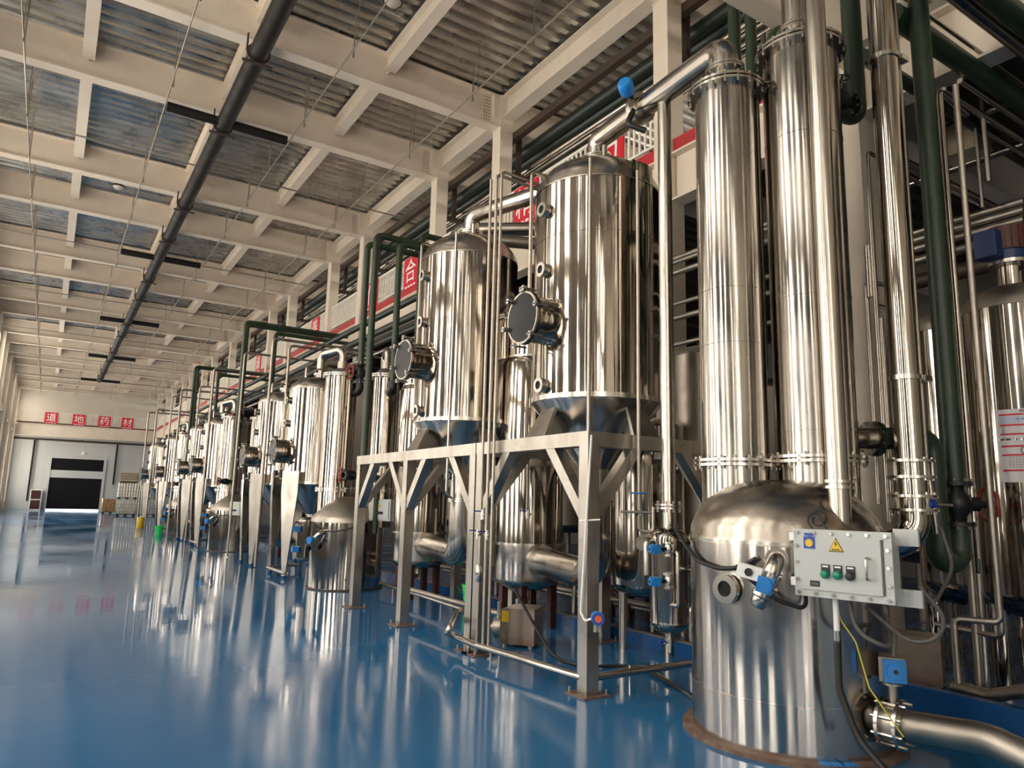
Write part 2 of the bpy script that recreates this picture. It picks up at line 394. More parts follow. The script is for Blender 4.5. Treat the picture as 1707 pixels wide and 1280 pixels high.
# back wall of the side bay
wr = thing('wall_right', 'dim back wall of the side bay with high windows', 'wall', (XB, 0, 0), kind='structure')
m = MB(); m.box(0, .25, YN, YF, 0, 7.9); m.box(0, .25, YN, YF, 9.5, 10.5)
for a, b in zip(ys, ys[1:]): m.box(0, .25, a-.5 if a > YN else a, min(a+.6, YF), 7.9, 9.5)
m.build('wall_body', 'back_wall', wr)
for i, (a, b) in enumerate(zip(ys, ys[1:])):
    if b-a < 1.6: continue
    t = thing('window_%d' % (101+i), 'high daylit window of the side bay, number %d from the near end' % (i+1), 'window', (XB+.1, (a+b)/2, 7.9), 0, 'side bay windows', 'structure')
    h = (b-a)/2-.55
    MB().box(-.006, .006, -h, h, .04, 1.56).build('pane', 'day_glass', t)
    m = MB(); m.box(-.03, .03, -h, h, 0, .04); m.box(-.03, .03, -h, h, 1.56, 1.6); m.box(-.03, .03, -.03, .03, .04, 1.56); m.build('window_frame', 'white_rail', t)

# far wall
wf = thing('wall_far', 'grey panelled far end wall around the roller door', 'wall', (0, YF, 0), kind='structure')
m = MB(); m.box(XL, .15, 0, .25, 0, 6.4); m.box(4.05, XB, 0, .25, 0, 6.4); m.box(.15, 4.05, 0, .25, 4.38, 6.4); m.build('lower_wall', 'wall_grey', wf)
MB().box(XL, XB, 0, .25, 6.4, 10.5).build('upper_wall', 'wall_paint', wf)
for xa in (-2.0, -1.2, -.5, 4.9, 5.8, 6.7, 7.6): MB().box(xa-.012, xa+.012, -.012, 0, 0, 5.85).build('panel_seam', 'white_rail', wf)
MB().box(XL, XB, -.06, 0, 5.82, 5.98).build('dark_lintel', 'brown_steel', wf)
MB().box(.55, 4.0, -.08, -.06, 5.62, 5.70).build('tube_light', 'white_rail', wf)
t = thing('door_2', 'dark roller door in the far wall with a pale cross bar', 'door', (2.1, YF+.05, 0), kind='structure')
for k in range(32):
    z = .14+k*.134
    m = MB().box(-1.95, 1.95, -.02 if k % 2 else -.035, .02, z, z+.137)
    m.build('shutter_slat', 'shutter', t)
MB().box(-1.95, 1.95, -.10, -.04, 2.75, 3.38).build('cross_bar', 'wall_grey', t)
for s_ in (-1, 1): MB().box(s_*2.03-.1, s_*2.03+.1, -.14, .06, 0, 4.45).build('jamb', 'wall_grey', t)
for xa, z0 in ((-1.2, .75), (4.9, 2.3)):
    tag(MB().tube([(xa, YF-.17, 5.8), (xa, YF-.17, z0)], .07).build('downpipe', 'black_pipe'),
        'black vertical downpipe on the far wall, %s of the roller door' % ('left' if xa < 0 else 'right'), 'pipe')
t = thing('louvre_window', 'small window with brown louvres in the far wall', 'window', (6.1, YF-.03, 2.3), kind='structure')
MB().box(-.65, .65, -.03, .03, 0, 1.1).build('pane', 'cardboard', t)
for k in range(4): MB().box(-.68, .68, -.07, -.03, .5+.16*k, .54+.16*k).build('slat', 'brown_steel', t)
MB().box(-.68, .68, -.06, -.03, 0, .32).build('lower_panel', 'brown_steel', t)
t = thing('notice_cabinet', 'red framed cabinet standing against the far wall by the roller door', 'cabinet', (-.62, YF-.35, 0))
MB().box(-.42, .42, -.15, .15, 0, 1.72).build('body', 'sign_white', t)
for z0, z1 in ((.12, .84), (.93, 1.64)): MB().box(-.34, .34, -.17, -.15, z0, z1).build('door', 'dark_red', t)
t = thing('bay_lamp', 'dome lamp hanging above the far roller door', 'lamp', (2.4, YF-1.5, 4.7))
MB().lathe([(.02, .34), (.06, .3), (.22, .05), (.24, 0), (0, .02)], n=20).build('shade', 'sign_white', t); MB().cyl((0, 0, .3), (0, 0, 2.25), .012, 6).build('rod', 'steel_dull', t)

# far balcony and its signs
def balcony_beam(name, lab, x0, x1, y0, y1, z0, z1, mname='white_paint'):
    return tag(MB().box(x0, x1, y0, y1, z0, z1).build(name, mname), lab, 'beam', kind='structure')
balcony_beam('balcony_edge', 'cream edge beam of the far balcony', XL, XR+.1, YF-1.9, YF-1.6, 6.05, 6.95)
balcony_beam('balcony_slab', 'slab of the far balcony', XL, XB, YF-1.8, YF, 6.95, 7.08)
t = thing('balcony_railing', 'white baluster railing along the far balcony', 'railing', (0, YF-1.85, 7.08), group='balcony railings')
MB().box(XL, XR, -.03, .03, .95, 1.0).build('top_rail', 'white_rail', t); MB().box(XL, XR, -.03, .03, .0, .10).build('bottom_rail', 'dark_red', t)
m = MB(); xx = XL
while xx < XR: m.box(xx, xx+.07, -.015, .015, .1, .95); xx += .16
m.build('balusters', 'white_rail', t, kind='stuff')
def sign(ch, lab, loc, rz, size=.92):
    t = thing('slogan_sign', lab, 'sign', loc, rz, 'red slogan signs')
    MB().box(-size/2, size/2, 0, .03, 0, size).build('board', 'red_sign', t)
    text_mesh('lettering', ch, size*.80, 'sign_white', t, (0, -.006, size*.50), (PI/2, 0, 0))
    mm = MB()
    for k in range(4): mm.box(-size*.36+k*size*.2, -size*.36+k*size*.2+size*.13, -.008, 0, size*.03, size*.09)
    mm.build('small_print', 'sign_white', t, kind='stuff'); return t
for ch, x, lb in zip('道地药材', (-.25, 1.72, 3.6, 5.35), ('leftmost', 'second from left', 'third from left', 'rightmost')):
    sign(ch, '%s of the four red character signs on the far balcony' % lb, (x, YF-1.93, 7.12), 0)

# side balcony (right) edge: fascia, beam, deck, railing
t = thing('side_balcony', 'side balcony edge with cream beam and red fascia', 'balcony', (7.66, 0, 0), kind='structure')
for a, b in zip(COLS, COLS[1:]):
    y0_, y1_ = a+.17, b-.17
    m = MB(); m.box(-.01, .01, y0_, y1_, 6.23, 6.98); m.box(-.14, .14, y0_, y1_, 6.2, 6.23); m.box(-.14, .14, y0_, y1_, 6.95, 6.98); m.build('edge_beam', 'white_paint', t)
    if a > 4: MB().box(-.06, .0, y0_, y1_, 7.0, 7.24).build('fascia', 'red_fascia', t)
    mm = MB()
    for k in range(9):
        for j in (0, 1): mm.cyl((-.012, y0_+.35+.07*j, 6.3+.07*k), (-.03, y0_+.35+.07*j, 6.3+.07*k), .014, 6)
    mm.build('splice_bolts', 'steel_dull', t, kind='stuff')
    L = y1_-y0_
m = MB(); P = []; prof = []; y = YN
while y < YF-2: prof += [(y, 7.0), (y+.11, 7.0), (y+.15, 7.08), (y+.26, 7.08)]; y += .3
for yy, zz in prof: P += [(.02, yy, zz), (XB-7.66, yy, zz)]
m.add(P, [(2*i, 2*i+1, 2*i+3, 2*i+2) for i in range(len(prof)-1)]); m.build('deck', 'steel_deck_shaded', t)
for yc in COLS:
    m = MB(); m.box(.17, XB-7.66, yc-.01, yc+.01, 6.25, 6.95); m.box(.17, XB-7.66, yc-.12, yc+.12, 6.22, 6.25); m.build('bay_girder', 'white_paint' if yc < 10 else 'brown_steel', t)  # farther girders coloured brown instead of white, painting in the dark of the bay
MB().box(.02, XB-7.66, YN, YF-2, 7.09, 7.2).build('slab', 'concrete', t)
ri = 0
base_bal = None
for a, b in zip(COLS, COLS[1:]):
    if a < 7: continue
    y0_, y1_ = a+.17, b-.17; L = y1_-y0_
    t = thing('balcony_railing', 'white baluster railing of the side balcony, %s bay from the near column' % ORD[ri], 'railing', (7.63, y0_, 7.24), group='balcony railings'); ri += 1
    MB().box(-.025, .025, 0, L, .80, .85).build('top_rail', 'white_rail', t); MB().box(-.02, .02, 0, L, .06, .10).build('bottom_rail', 'white_rail', t)
    n = int(L/.13)
    if b < 26:
        if base_bal is None:
            base_bal = MB().box(-.012, .012, -.018, .018, .1, .8).build('baluster', 'white_rail', t); base_bal.location = (0, .065, 0); s0 = 1
        else: s0 = 0
        for k in range(s0, n): piece(base_bal, t, (0, .065+k*L/n, 0))
    else:
        m = MB()
        for k in range(n): m.box(-.012, .012, .05+k*L/n-.02, .05+k*L/n+.02, .1, .8)
        m.build('balusters', 'white_rail', t, kind='stuff')
for ch, yv, lab in (('药', 8.95, 'red slogan sign half hidden behind the vapour pipe of the nearest tank'), ('精', 11.5, 'red slogan sign between the two framed tanks'),
               ('合', 17.0, 'red sign with white character beside the second tank top'), ('信', 19.75, 'red sign with white character behind the green riser pipes'),
               ('善', 25.2, 'red slogan sign on the side railing beyond the green risers'), ('诚', 33.5, 'small distant red sign on the side balcony railing')):
    sign(ch, lab, (7.58, yv, 7.2), -PI/2, .86)

# near cross balcony over the photographer: deep girder and corrugated soffit
t = thing('near_balcony', 'cream girder and soffit of the near end balcony', 'balcony', (0, 0, 0), kind='structure')
m = MB(); m.box(3.2, XR, 4.33, 4.36, 6.85, 7.7); m.box(3.2, XR, 4.25, 4.49, 6.82, 6.85); m.build('cross_girder', 'white_paint', t)
m = MB(); P = []; prof = []; y = 1.2
while y < 4.3: prof += [(y, 7.7), (y+.11, 7.7), (y+.15, 7.78), (y+.26, 7.78)]; y += .3
for yy, zz in prof: P += [(3.2, yy, zz), (XR+.1, yy, zz)]
m.add(P, [(2*i, 2*i+1, 2*i+3, 2*i+2) for i in range(len(prof)-1)]); m.build('soffit_deck', 'deck', t)

# plinth under the rear machines
pl = thing('plinth', 'low blue kerbed plinth under the rear machines', 'plinth', (5.98, 0, 0), kind='structure')
MB().box(.10, XB-5.98, -6, 40, 0, .12).build('plinth_top', 'plinth_blue', pl)
MB().box(0, .10, 4.5, 40, 0, .14).build('kerb', 'plinth_blue', pl); MB().box(0, .10, -6, 4.5, 0, .24).build('kerb', 'plinth_blue', pl)
MB().box(.03, .12, 4.6, 40, .12, .146).build('kerb_cap', 'concrete', pl)

# ================================================================== OVERHEAD SERVICES
t = thing('overhead_duct_pipe', 'fat black pipe hung along the middle of the ceiling', 'pipe', (2.34, 0, 9.4))
MB().cyl((0, -2, 0), (0, 57.7, 0), .165, 20).build('pipe_run', 'black_pipe', t)
for k, yv in enumerate((15.2, 25.8, 36.6, 47.2, 57.7)):
    MB().cyl((-1.12, yv, 0), (-.1, yv, 0), .10, 14).build('side_arm', 'black_pipe', t); MB().cyl((.1, yv, 0), (1.3, yv, 0), .10, 14).build('side_arm', 'black_pipe', t)
hk = None
for yv in COLS[4:18]:
    if hk is None:
        m = MB(); m.ring((0, 0, 0), (0, 1, 0), .20, .165, .05, 20); m.box(-.21, -.18, -.02, .02, 0, .34); m.box(.18, .21, -.02, .02, 0, .34); m.box(-.26, .26, -.03, .03, -.2, -.17)
        hk = m.build('hanger', 'brown_steel', t); hk.location = (0, yv-.25, 0)
    else: piece(hk, t, (0, yv-.25, 0))
for k, (xs, lab) in enumerate(((-1.2, 'thin grey sprinkler pipe above the left aisle'), (1.2, 'thin grey sprinkler pipe left of the fat black pipe'),
                               (3.75, 'thin grey sprinkler pipe right of the fat black pipe'), (6.2, 'thin grey sprinkler pipe close to the column heads'))):
    t = thing('sprinkler_pipe', lab, 'pipe', (xs, 0, 9.5), group='sprinkler pipes')
    MB().cyl((0, -1, 0), (0, 70, 0), .016, 8).build('pipe_run', 'steel_dull', t)
    hh = None
    for i, (a, b) in enumerate(zip(COLS[3:], COLS[4:])):
        for f in ((.3, .72) if b-a > 4 else (.5,)):
            yv = a+(b-a)*f
            if hh is None:
                mm = MB(); mm.cyl((0, 0, -.02), (0, 0, 1.02), .011, 6); mm.cyl((.02, .22, -.06), (.02, .22, .75), .014, 6); mm.cyl((0, .22, 0), (.02, .22, 0), .012, 6); mm.cyl((.02, .22, -.12), (.02, .22, -.05), .022, 6)
                hh = mm.build('drop_hanger', 'steel_dull', t); hh.location = (0, yv, 0)
            else: piece(hh, t, (0, yv, 0))
for k, yv in enumerate((18.2, 26.5, 34.0, 42.5, 50.5, 59.5, 66.0)):
    tag(MB().cyl((XL, yv, 9.62), (XR, yv, 9.62), .02, 8).build('cross_sprinkler_pipe', 'steel_dull'), 'thin pipe crossing the hall below the girders, %s from the near end' % ORD[k], 'pipe', 'cross sprinkler pipes')
t = thing('bay_lamp', 'round lamp fixed under the ceiling deck above the tanks', 'lamp', onZ(655, 4, 10.2))
MB().lathe([(0, .3), (.05, .28), (.07, .12), (.16, .02), (.17, 0)], n=20).build('shade', 'brown_steel', t); MB().lathe([(.15, 0), (.1, -.05), (0, -.07)], n=20).build('diffuser', 'lamp_glass', t)
for yv in (22.3, 33): 
    t = thing('bay_lamp', 'small round lamp under the deck %s along the left aisle' % ('midway' if yv < 30 else 'far'), 'lamp', (.8, yv, 10.2))
    MB().lathe([(0, .3), (.05, .28), (.07, .12), (.16, .02), (.17, 0)], n=20).build('shade', 'brown_steel', t); MB().lathe([(.15, 0), (.1, -.05), (0, -.07)], n=20).build('diffuser', 'lamp_glass', t)

# pipe rack above the side balcony
RK = [(7.90, 9.60, .075, 'brown_steel', 'brown square steel runner hung beside the column heads'),
      (8.38, 9.50, .14, 'dark_green', 'uppermost fat dark green pipe on the overhead rack'),
      (8.62, 9.42, .15, 'dark_green', 'second fat dark green pipe on the overhead rack'),
      (8.30, 8.97, .055, 'steel_pipe', 'shiny steel pipe under the green rack pipes, nearest the columns'),
      (8.32, 8.83, .032, 'steel_pipe', 'thin shiny steel pipe in the middle of the overhead rack'),
      (8.50, 8.82, .045, 'steel_pipe', 'shiny steel pipe low on the overhead rack'),
      (8.75, 8.85, .035, 'steel_dull', 'dull thin pipe at the back of the overhead rack'),
      (9.20, 9.45, .17, 'dark_green', 'rearmost fat dark green pipe on the overhead rack')]
for xr, zr, rr, mm_, lab in RK:
    m = MB()
    if mm_ == 'brown_steel': m.box(xr-.07, xr+.07, 4.7, 71, zr-.08, zr+.08)
    else: m.cyl((xr, 4.7, zr), (xr, 71, zr), rr, 14)
    tag(m.build('rack_pipe', mm_), lab, 'pipe', 'overhead rack pipes')
for i, yc in enumerate(COLS[5:]):
    t = thing('rack_bracket', 'dark bracket carrying the rack pipes, %s from the near end' % ORD[i], 'bracket', (7.82, yc, 8.72), group='rack brackets')
    MB().box(0, 1.75, -.05, .05, 0, .1).build('arm', 'brown_steel', t); MB().box(.22, .32, -.05, .05, .1, .98).build('post', 'brown_steel', t)
tag(MB().bar((7.42, 7.25, 9.6), (7.42, 4.9, 9.6), .06, .09).build('angle_bar', 'black_iron'), 'black angle bar fixed across the nearest white column', 'bar')

# ================================================================== BUILDERS FOR THE MACHINES
def dome_prof(r, z0, h, n=8): return [(r*math.cos(PI/2*k/n), z0+h*math.sin(PI/2*k/n)) for k in range(n)] + [(0, z0+h)]
def dish_prof(r, z0, h, n=8): return [(0, z0-h)] + [(r*math.sin(PI/2*k/n), z0-h*math.cos(PI/2*k/n)) for k in range(1, n+1)]
def shell_prof(r, z0, z1, seams=()):
    p = [(r, z0)]
    for z in sorted(seams): p += [(r, z-.0065), (r+.004, z-.006), (r+.004, z+.006), (r, z+.0065)]
    return p+[(r, z1)]
def ports(parent, pts, axis=(-1, 0, 0), ro=.08, L=.05):
    for p in pts:
        p = Vector(p); a = Vector(axis); m = MB(); m.cyl(p-a*.05, p+a*L*.7, ro*.8, 18); m.ring(p+a*L, a, ro, ro*.55, .04, 20)
        o = m.build('sight_port', 'steel_clamp', parent)
        MB().cyl(p+a*(L-.01), p+a*(L+.004), ro*.57, 16).build('glass', 'dark_glass', o)
def manway(parent, c, axis, r=.245, L=.26, n=6):
    c = Vector(c); a = Vector(axis).normalized(); x, y = frame_of(a)
    m = MB(); m.cyl(c-a*.12, c+a*L, r, 32, caps=False); m.ring(c+a*(L-.03), a, r+.035, r, .025, 32); o = m.build('manway', 'steel', parent)
    m = MB(); m.lathe([(0, .012), (r*.8, .010), (r+.012, .006), (r+.012, -.02)], c+a*(L+.02), a, 32); m.build('cover_glass', 'dark_glass', o)
    m = MB(); m.ring(c+a*(L+.012), a, r+.032, r, .025, 32); m.build('cover_ring', 'steel_clamp', o)
    m = MB()
    for i in range(n):
        an = 2*PI*(i+.25)/n; e = x*math.cos(an)+y*math.sin(an); p = c+e*(r+.055)+a*L
        m.cyl(p-a*.09, p+a*.06, .012, 8); m.cyl(p+a*.04, p+a*.075, .028, 10); m.cyl(p+a*.07-x*.05, p+a*.07+x*.05, .010, 6)
    m.build('wing_bolts', 'steel_clamp', o, kind='stuff')
    MB().bar(c+x*0+y*(r+.05)+a*(L-.06), c+y*(r+.05)+a*(L+.05), .05, .05).build('hinge', 'steel_dull', o)
def nozzle(parent, c, axis, r, L, name='nozzle', nb=8, mt='steel_pipe'):
    c = Vector(c); a = Vector(axis).normalized(); m = MB(); m.cyl(c-a*.06, c+a*L, r, 20); o = m.build(name, mt, parent)
    m = MB(); m.ring(c+a*(L-.045), a, r+.05, r*.9, .018, 24); m.ring(c+a*(L-.02), a, r+.05, r*.9, .018, 24); m.build('flange', 'steel_clamp', o)
    MB().bolts(c+a*(L-.03), a, r+.033, nb, .008, .075).build('bolts', 'steel_dull', o, kind='stuff'); return o
def big_flange(parent, z, r, nb=16, th=.02, gap=.034, c=(0, 0), name='flange'):
    m = MB()
    for k in (-1, 1): m.ring((c[0], c[1], z+k*gap/2), (0, 0, 1), r+.062, r*.97, th, 48)
    o = m.build(name, 'steel_clamp', parent)
    m = MB(); m.bolts((c[0], c[1], z), (0, 0, 1), r+.042, nb, .011, .10); m.build('bolts', 'steel_dull', o, kind='stuff'); return o

def hanging_tank(lab, r=.70, zb=2.68, zt=5.0, man=3.48, pz=(4.71, 4.04, 2.80), cone=1.95, seams=(4.40,), dh=.44, neck=.15, name='hanging_tank', group=None):
    t = thing(name, lab, 'tank', group=group)
    MB().lathe(shell_prof(r, zb, zt, seams), n=72).build('shell', 'steel', t)
    MB().lathe([(r+.006, zt-.012), (r+.006, zt)] + dome_prof(r+.002, zt, dh), n=72).build('dome', 'steel_dome', t)
    MB().ring((0, 0, zb), (0, 0, 1), r+.012, r-.02, .05, 72).build('bottom_rim', 'steel_clamp', t)
    MB().lathe([(r-.01, zb-.02), (r-.02, zb-.05), (neck, cone), (neck, cone-.02)], n=56).build('cone', 'steel_pipe', t)
    manway(t, (-r, 0, man), (-1, 0, 0))
    ports(t, [(-r, 0, z) for z in pz])
    nozzle(t, (0, 0, zt+dh-.03), (0, 0, 1), .13, .12, 'top_nozzle', 12)
    o = MB().tube([(-.1, -.25, zt+dh-.06), (-.1, -.25, zt+dh+.10)], .03).build('vent_stub', 'steel_pipe', t)
    return t
def tapered_legs(t, r, z0, spread_y=.55, dx=.66):
    for sx in (-1, 1):
        for sy in (-1, 1):
            x, y = sx*dx, sy*spread_y
            tn = Vector((sx*.35, -sy*.94, 0)) if sy < 0 else Vector((.8, .6*-sx, 0)); tn = Vector((.80, -.60*sx*sy, 0)).normalized(); c_ = Vector((x, y, 0)); V = lambda u, z: c_+tn*u+Vector((0, 0, z))
            m = MB(); m.prism([V(-.17, z0+.28), V(.17, z0+.28), V(.17, z0-.15), V(.035, .05), V(-.035, .05), V(-.17, z0-.15)], Vector((tn.y, -tn.x, 0))*.05)
            o = m.build('leg', 'steel_frame', t); MB().cyl((x, y, 0), (x, y, .06), .05, 12).build('foot', 'plinth_blue', o)
def heater(lab, r=.455, z0=.62, zf=1.07, zr=3.57, zt=4.15, group=None):
    t = thing('heater_column', lab, 'heater', group=group)
    MB().lathe(shell_prof(r, zf, zr-.1, (2.3,)) + [(r*.86, zr)], n=56).build('shell', 'steel', t)
    MB().lathe(dish_prof(r-.005, z0, .16) + [(r-.005, zf)], n=56).build('bottom_dish', 'steel_pipe', t)
    MB().ring((0, 0, zf), (0, 0, 1), r+.02, r-.02, .03, 56).build('shell_flange', 'steel_clamp', t)
    MB().lathe([(r*.86, zr-.02), (r*.86, zt)], n=48).build('upper_shell', 'steel', t)
    MB().ring((0, 0, zr), (0, 0, 1), r*.88, r*.8, .03, 48).build('weld_band', 'steel_clamp', t)
    big_flange(t, zt, r*.86, 18); MB().lathe(dome_prof(r*.86, zt+.02, .12), n=48).build('lid', 'steel_dull', t)
    for a in range(4):
        an = PI/4+a*PI/2; x, y = r*.72*math.cos(an), r*.72*math.sin(an); MB().box(x-.045, x+.045, y-.045, y+.045, 0, z0+.02).build('leg', 'dark_red', t)
    m = MB(); m.tube([(0, 0, z0-.14), (0, 0, .34), (-.22, -.1, .34)], .035); m.build('drain', 'steel_pipe', t)
    return t
def handwheel(parent, c, axis, R=.12, material='red_wheel', stem=.12):
    c = Vector(c); a = Vector(axis).normalized(); x, y = frame_of(a); m = MB(); m.torus(c, a, R, R*.10, 24, 8)
    for k in range(3):
        e = x*math.cos(2*PI*k/3)+y*math.sin(2*PI*k/3); m.cyl(c, c+e*R, R*.07, 6)
    m.cyl(c-a*.02, c+a*.02, R*.2, 10); o = m.build('handwheel', material, parent)
    MB().cyl(c, c-a*stem, R*.09, 8).build('stem', 'steel_dull', o); return o
def gate_valve(lab, loc, axis, wheel, r=.09, group=None, wm='red_wheel', R=.13):
    """flanged black valve: axis along the pipe, wheel direction outwards"""
    t = thing('gate_valve', lab, 'valve', loc, 0, group); a = Vector(axis).normalized(); wv = Vector(wheel).normalized()
    m = MB(); m.lathe([(r*.9, -.16), (r*.95, -.10), (r*1.45, -.05), (r*1.5, 0), (r*1.45, .05), (r*.95, .10), (r*.9, .16)], (0, 0, 0), a, 24)
    m.cyl(wv*(r*.8), wv*(r*2.3), r*.75, 16); m.cyl(wv*(r*2.3), wv*(r*3.0), r*.35, 10); m.build('body', 'black_iron', t)
    for k in (-1, 1):
        o = MB().ring(a*(k*.16), a, r*1.75, r*.8, .03, 28).build('flange', 'black_iron', t)
        MB().bolts(a*(k*.17), a, r*1.45, 8, .012, .06).build('bolts', 'steel_dull', o, kind='stuff')
    handwheel(t, wv*(r*3.3), wv, R, wm, .06); return t
def actuator(lab, loc, axis, size=.055, body=True, group=None):
    """small blue quarter-turn actuator on a steel ball valve; axis from valve to actuator nose"""
    t = thing('actuated_valve', lab, 'valve', loc, 0, group); a = Vector(axis).normalized(); x, y = frame_of(a); s = size
    m = MB(); m.obox(a*s*.9, x, y, a, s*1.5, s*1.5, s*1.5); m.cyl(a*s*1.6, a*s*2.0, s*.62, 16); m.build('actuator_head', 'blue_plastic', t)
    MB().cyl(a*s*2.0, a*s*2.15, s*.22, 12).build('indicator', 'black_plastic', t)
    m = MB(); m.cyl(a*s*-.1, a*s*-.9, s*.35, 10); m.build('stem', 'black_iron', t)
    m = MB(); c = a*s*-1.7; m.lathe([(s*.4, -s*1.3), (s*.85, -s*1.25), (s*.85, -s*.9), (s*.5, -s*.85), (s*.75, 0), (s*.5, s*.85), (s*.85, s*.9), (s*.85, s*1.25), (s*.4, s*1.3)], c, (0, 0, 1), 16); m.build('ball_valve', 'steel_clamp', t)
    return t
def local_ring(o): return o

# ================================================================== NEAREST UNIT: boiling vessel with two tall columns
VA = Vector((4.75, 3.53, 0)); RA = .69
t = thing('boiling_vessel', 'big steel vessel with domed lid standing in the foreground', 'vessel', VA)
MB().lathe(shell_prof(RA, .02, 1.36, (.34,)), n=80).build('shell', 'steel_satin', t)
MB().lathe([(RA+.008, 1.35), (RA+.008, 1.385)] + [(RA*k, z) for k, z in ((1.0, 1.40), (.985, 1.47), (.93, 1.56), (.82, 1.66), (.66, 1.75), (.45, 1.80), (.2, 1.82), (0, 1.825))], n=80).build('dome', 'steel_dome', t)
MB().ring((0, 0, 1.37), (0, 0, 1), RA+.012, RA-.03, .02, 80).build('lid_seam', 'steel_clamp', t)
MB().ring((0, 0, .014), (0, 0, 1), RA+.075, RA-.05, .028, 80).build('base_flange', 'rust', t)
m = MB()
for k in range(3):
    an = math.radians(232+6*k); m.obox((math.cos(an)*(RA+.04), math.sin(an)*(RA+.04), .030), (math.cos(an), math.sin(an), 0), (-math.sin(an), math.cos(an), 0), (0, 0, 1), .07, .06+.02*k, .006)
m.build('paint_patch', 'blue_plastic', t)
e_ = Vector((-1.0, -.08, 0)).normalized(); ports(t, [e_*RA+Vector((0, 0, 1.05))], e_, .098, .035)
d = Vector((-.84, -.545, 0)).normalized()
m = MB(); p = d*RA+Vector((0, 0, 1.27)); m.ring(p+d*.012, d, .075, .03, .03, 24); m.build('sample_flange', 'steel_clamp', t)
q = Vector((-.22, .30, -.92)).normalized()
m = MB(); m.tube([p-d*.04, p+d*.13, p+d*.13+q*.25], .053, .09, 18); m.lathe([(.053, 0), (.068, .01), (.068, .05), (.055, .06), (.055, .10), (.035, .13), (0, .135)], p+d*.13+q*.20, q, 18); m.build('sample_elbow', 'steel_pipe', t)
MB().ring(p+d*.13+q*.10, q, .072, .05, .03, 20).build('clamp', 'steel_clamp', t)
sp = VA+p+d*.17+q*.16
tt = thing('switch_box', 'white switch box with blue actuator on the sampling elbow', 'switch', sp)
e1 = Vector((-.55, .80, .25)).normalized(); e3 = d; e2 = e3.cross(e1).normalized(); e1 = e2.cross(e3)
o = MB().obox(d*.06+e1*.10+Vector((0, 0, .05)), e1, e2, e3, .15, .085, .06).build('box', 'sign_white', tt)
MB().cyl(d*.088+e1*.10+Vector((0, 0, .05)), d*.102+e1*.10+Vector((0, 0, .05)), .026, 18).build('dial', 'black_plastic', tt)
m = MB(); m.obox(d*.07, e1, e2, e3, .10, .10, .09); m.cyl(d*.11, d*.135, .045, 20); m.build('actuator', 'blue_plastic', tt)

def tall_column(lab, c, r, zf, zt, z0, capn, seams):
    t = thing('fractionating_tower', lab, 'tower', c)
    MB().lathe(shell_prof(r, z0, zt, seams), n=64).build('shell', 'steel_tower', t)
    big_flange(t, zf, r, 18, .022, .036); big_flange(t, zt, r, 18, .022, .036, name='top_flange')
    MB().lathe([(r+.03, zt+.03)]+[(r*k, zt+.03+z) for k, z in ((1, .01), (.8, .06), (.5, .10), (.45, .11))], n=56).build('cap', 'steel_dull', t)
    nozzle(t, (0, 0, zt+.11), (0, 0, 1), capn, .14, 'top_nozzle', 12)
    return t
CL, CR = Vector((4.6, 3.84, 0)), Vector((5.0, 3.38, 0))
tall_column('slim tall steel column on the foreground vessel, left one', CL, .262, 1.95, 5.15, 1.52, .12, (3.35, 2.9))
tr = tall_column('taller thick steel column on the foreground vessel, right one', CR, .30, 1.98, 5.42, 1.40, .13, (3.25, 2.2, 4.6))
a_ = (Vector((5.95, 3.0, 0))-CR); a_.z = 0; a_.normalize()
nozzle(tr, Vector((0, 0, 2.17))+a_*.28, a_, .085, .22, 'side_nozzle', 10)

pipe('vapour_pipe', 'fat steel pipe arching from the slim column to the first framed tank', [(4.6, 3.84, 5.34), (4.6, 3.84, 5.60), (4.9, 5.95, 5.74), (4.9, 5.95, 5.52)], .115, 'steel_pipe', .2, n=22)
pipe('vapour_pipe', 'fat steel pipe rising out of the right tall column', [(5.0, 3.38, 5.62), (5.0, 3.38, 6.2), (5.12, 3.72, 6.78)], .13, 'steel_pipe', .3, n=22)
t = thing('actuated_valve', 'round blue valve actuator on the vapour pipe above the first tank', 'valve', (4.74, 5.06, 5.66))
MB().ring((0, 0, 0), (.14, 1, .06), .165, .112, .06, 28).build('wafer_body', 'steel_clamp', t); MB().cyl((-.12, 0, .06), (-.2, -.02, .12), .03, 10).build('stem', 'black_iron', t)
m = MB(); m.lathe([(0, -.02), (.075, -.02), (.08, .02), (.08, .09), (.06, .12), (0, .125)], (-.2, -.02, .12), (-.75, -.5, .25), 20); m.build('actuator_head', 'blue_plastic', t)
MB().tube([(-.1, 0, -.05), (-.16, .02, -.22), (-.02, -.1, -.3)], .03, .05).build('drip_elbow', 'black_iron', t)

# catch pot beside the vessel and its riser
CP = Vector((4.75, 4.73, 0))
t = thing('catch_pot', 'slender steel catch pot between frame and foreground vessel', 'vessel', CP)
MB().lathe(dish_prof(.168, .60, .10) + shell_prof(.168, .60, 1.32, ())[0:] + dome_prof(.168, 1.32, .10), n=40).build('shell', 'steel', t)
MB().ring((0, 0, .60), (0, 0, 1), .172, .15, .012, 40).build('weld_band', 'steel_clamp', t)
big_flange(t, 1.60, .062, 8, .016, .03); MB().cyl((0, 0, 1.38), (0, 0, 1.6), .06, 20).build('neck', 'steel_pipe', t)
m = MB(); m.cyl((0, 0, .51), (0, 0, .34), .018, 10); m.cyl((0, 0, .46), (0, 0, .40), .03, 10); m.cyl((-.07, 0, .43), (0.02, 0, .43), .012, 8); m.build('drain_cock', 'steel_clamp', t)
MB().box(-.13, -.06, -.012, .012, .43, .445).build('drain_lever', 'deep_blue', t)
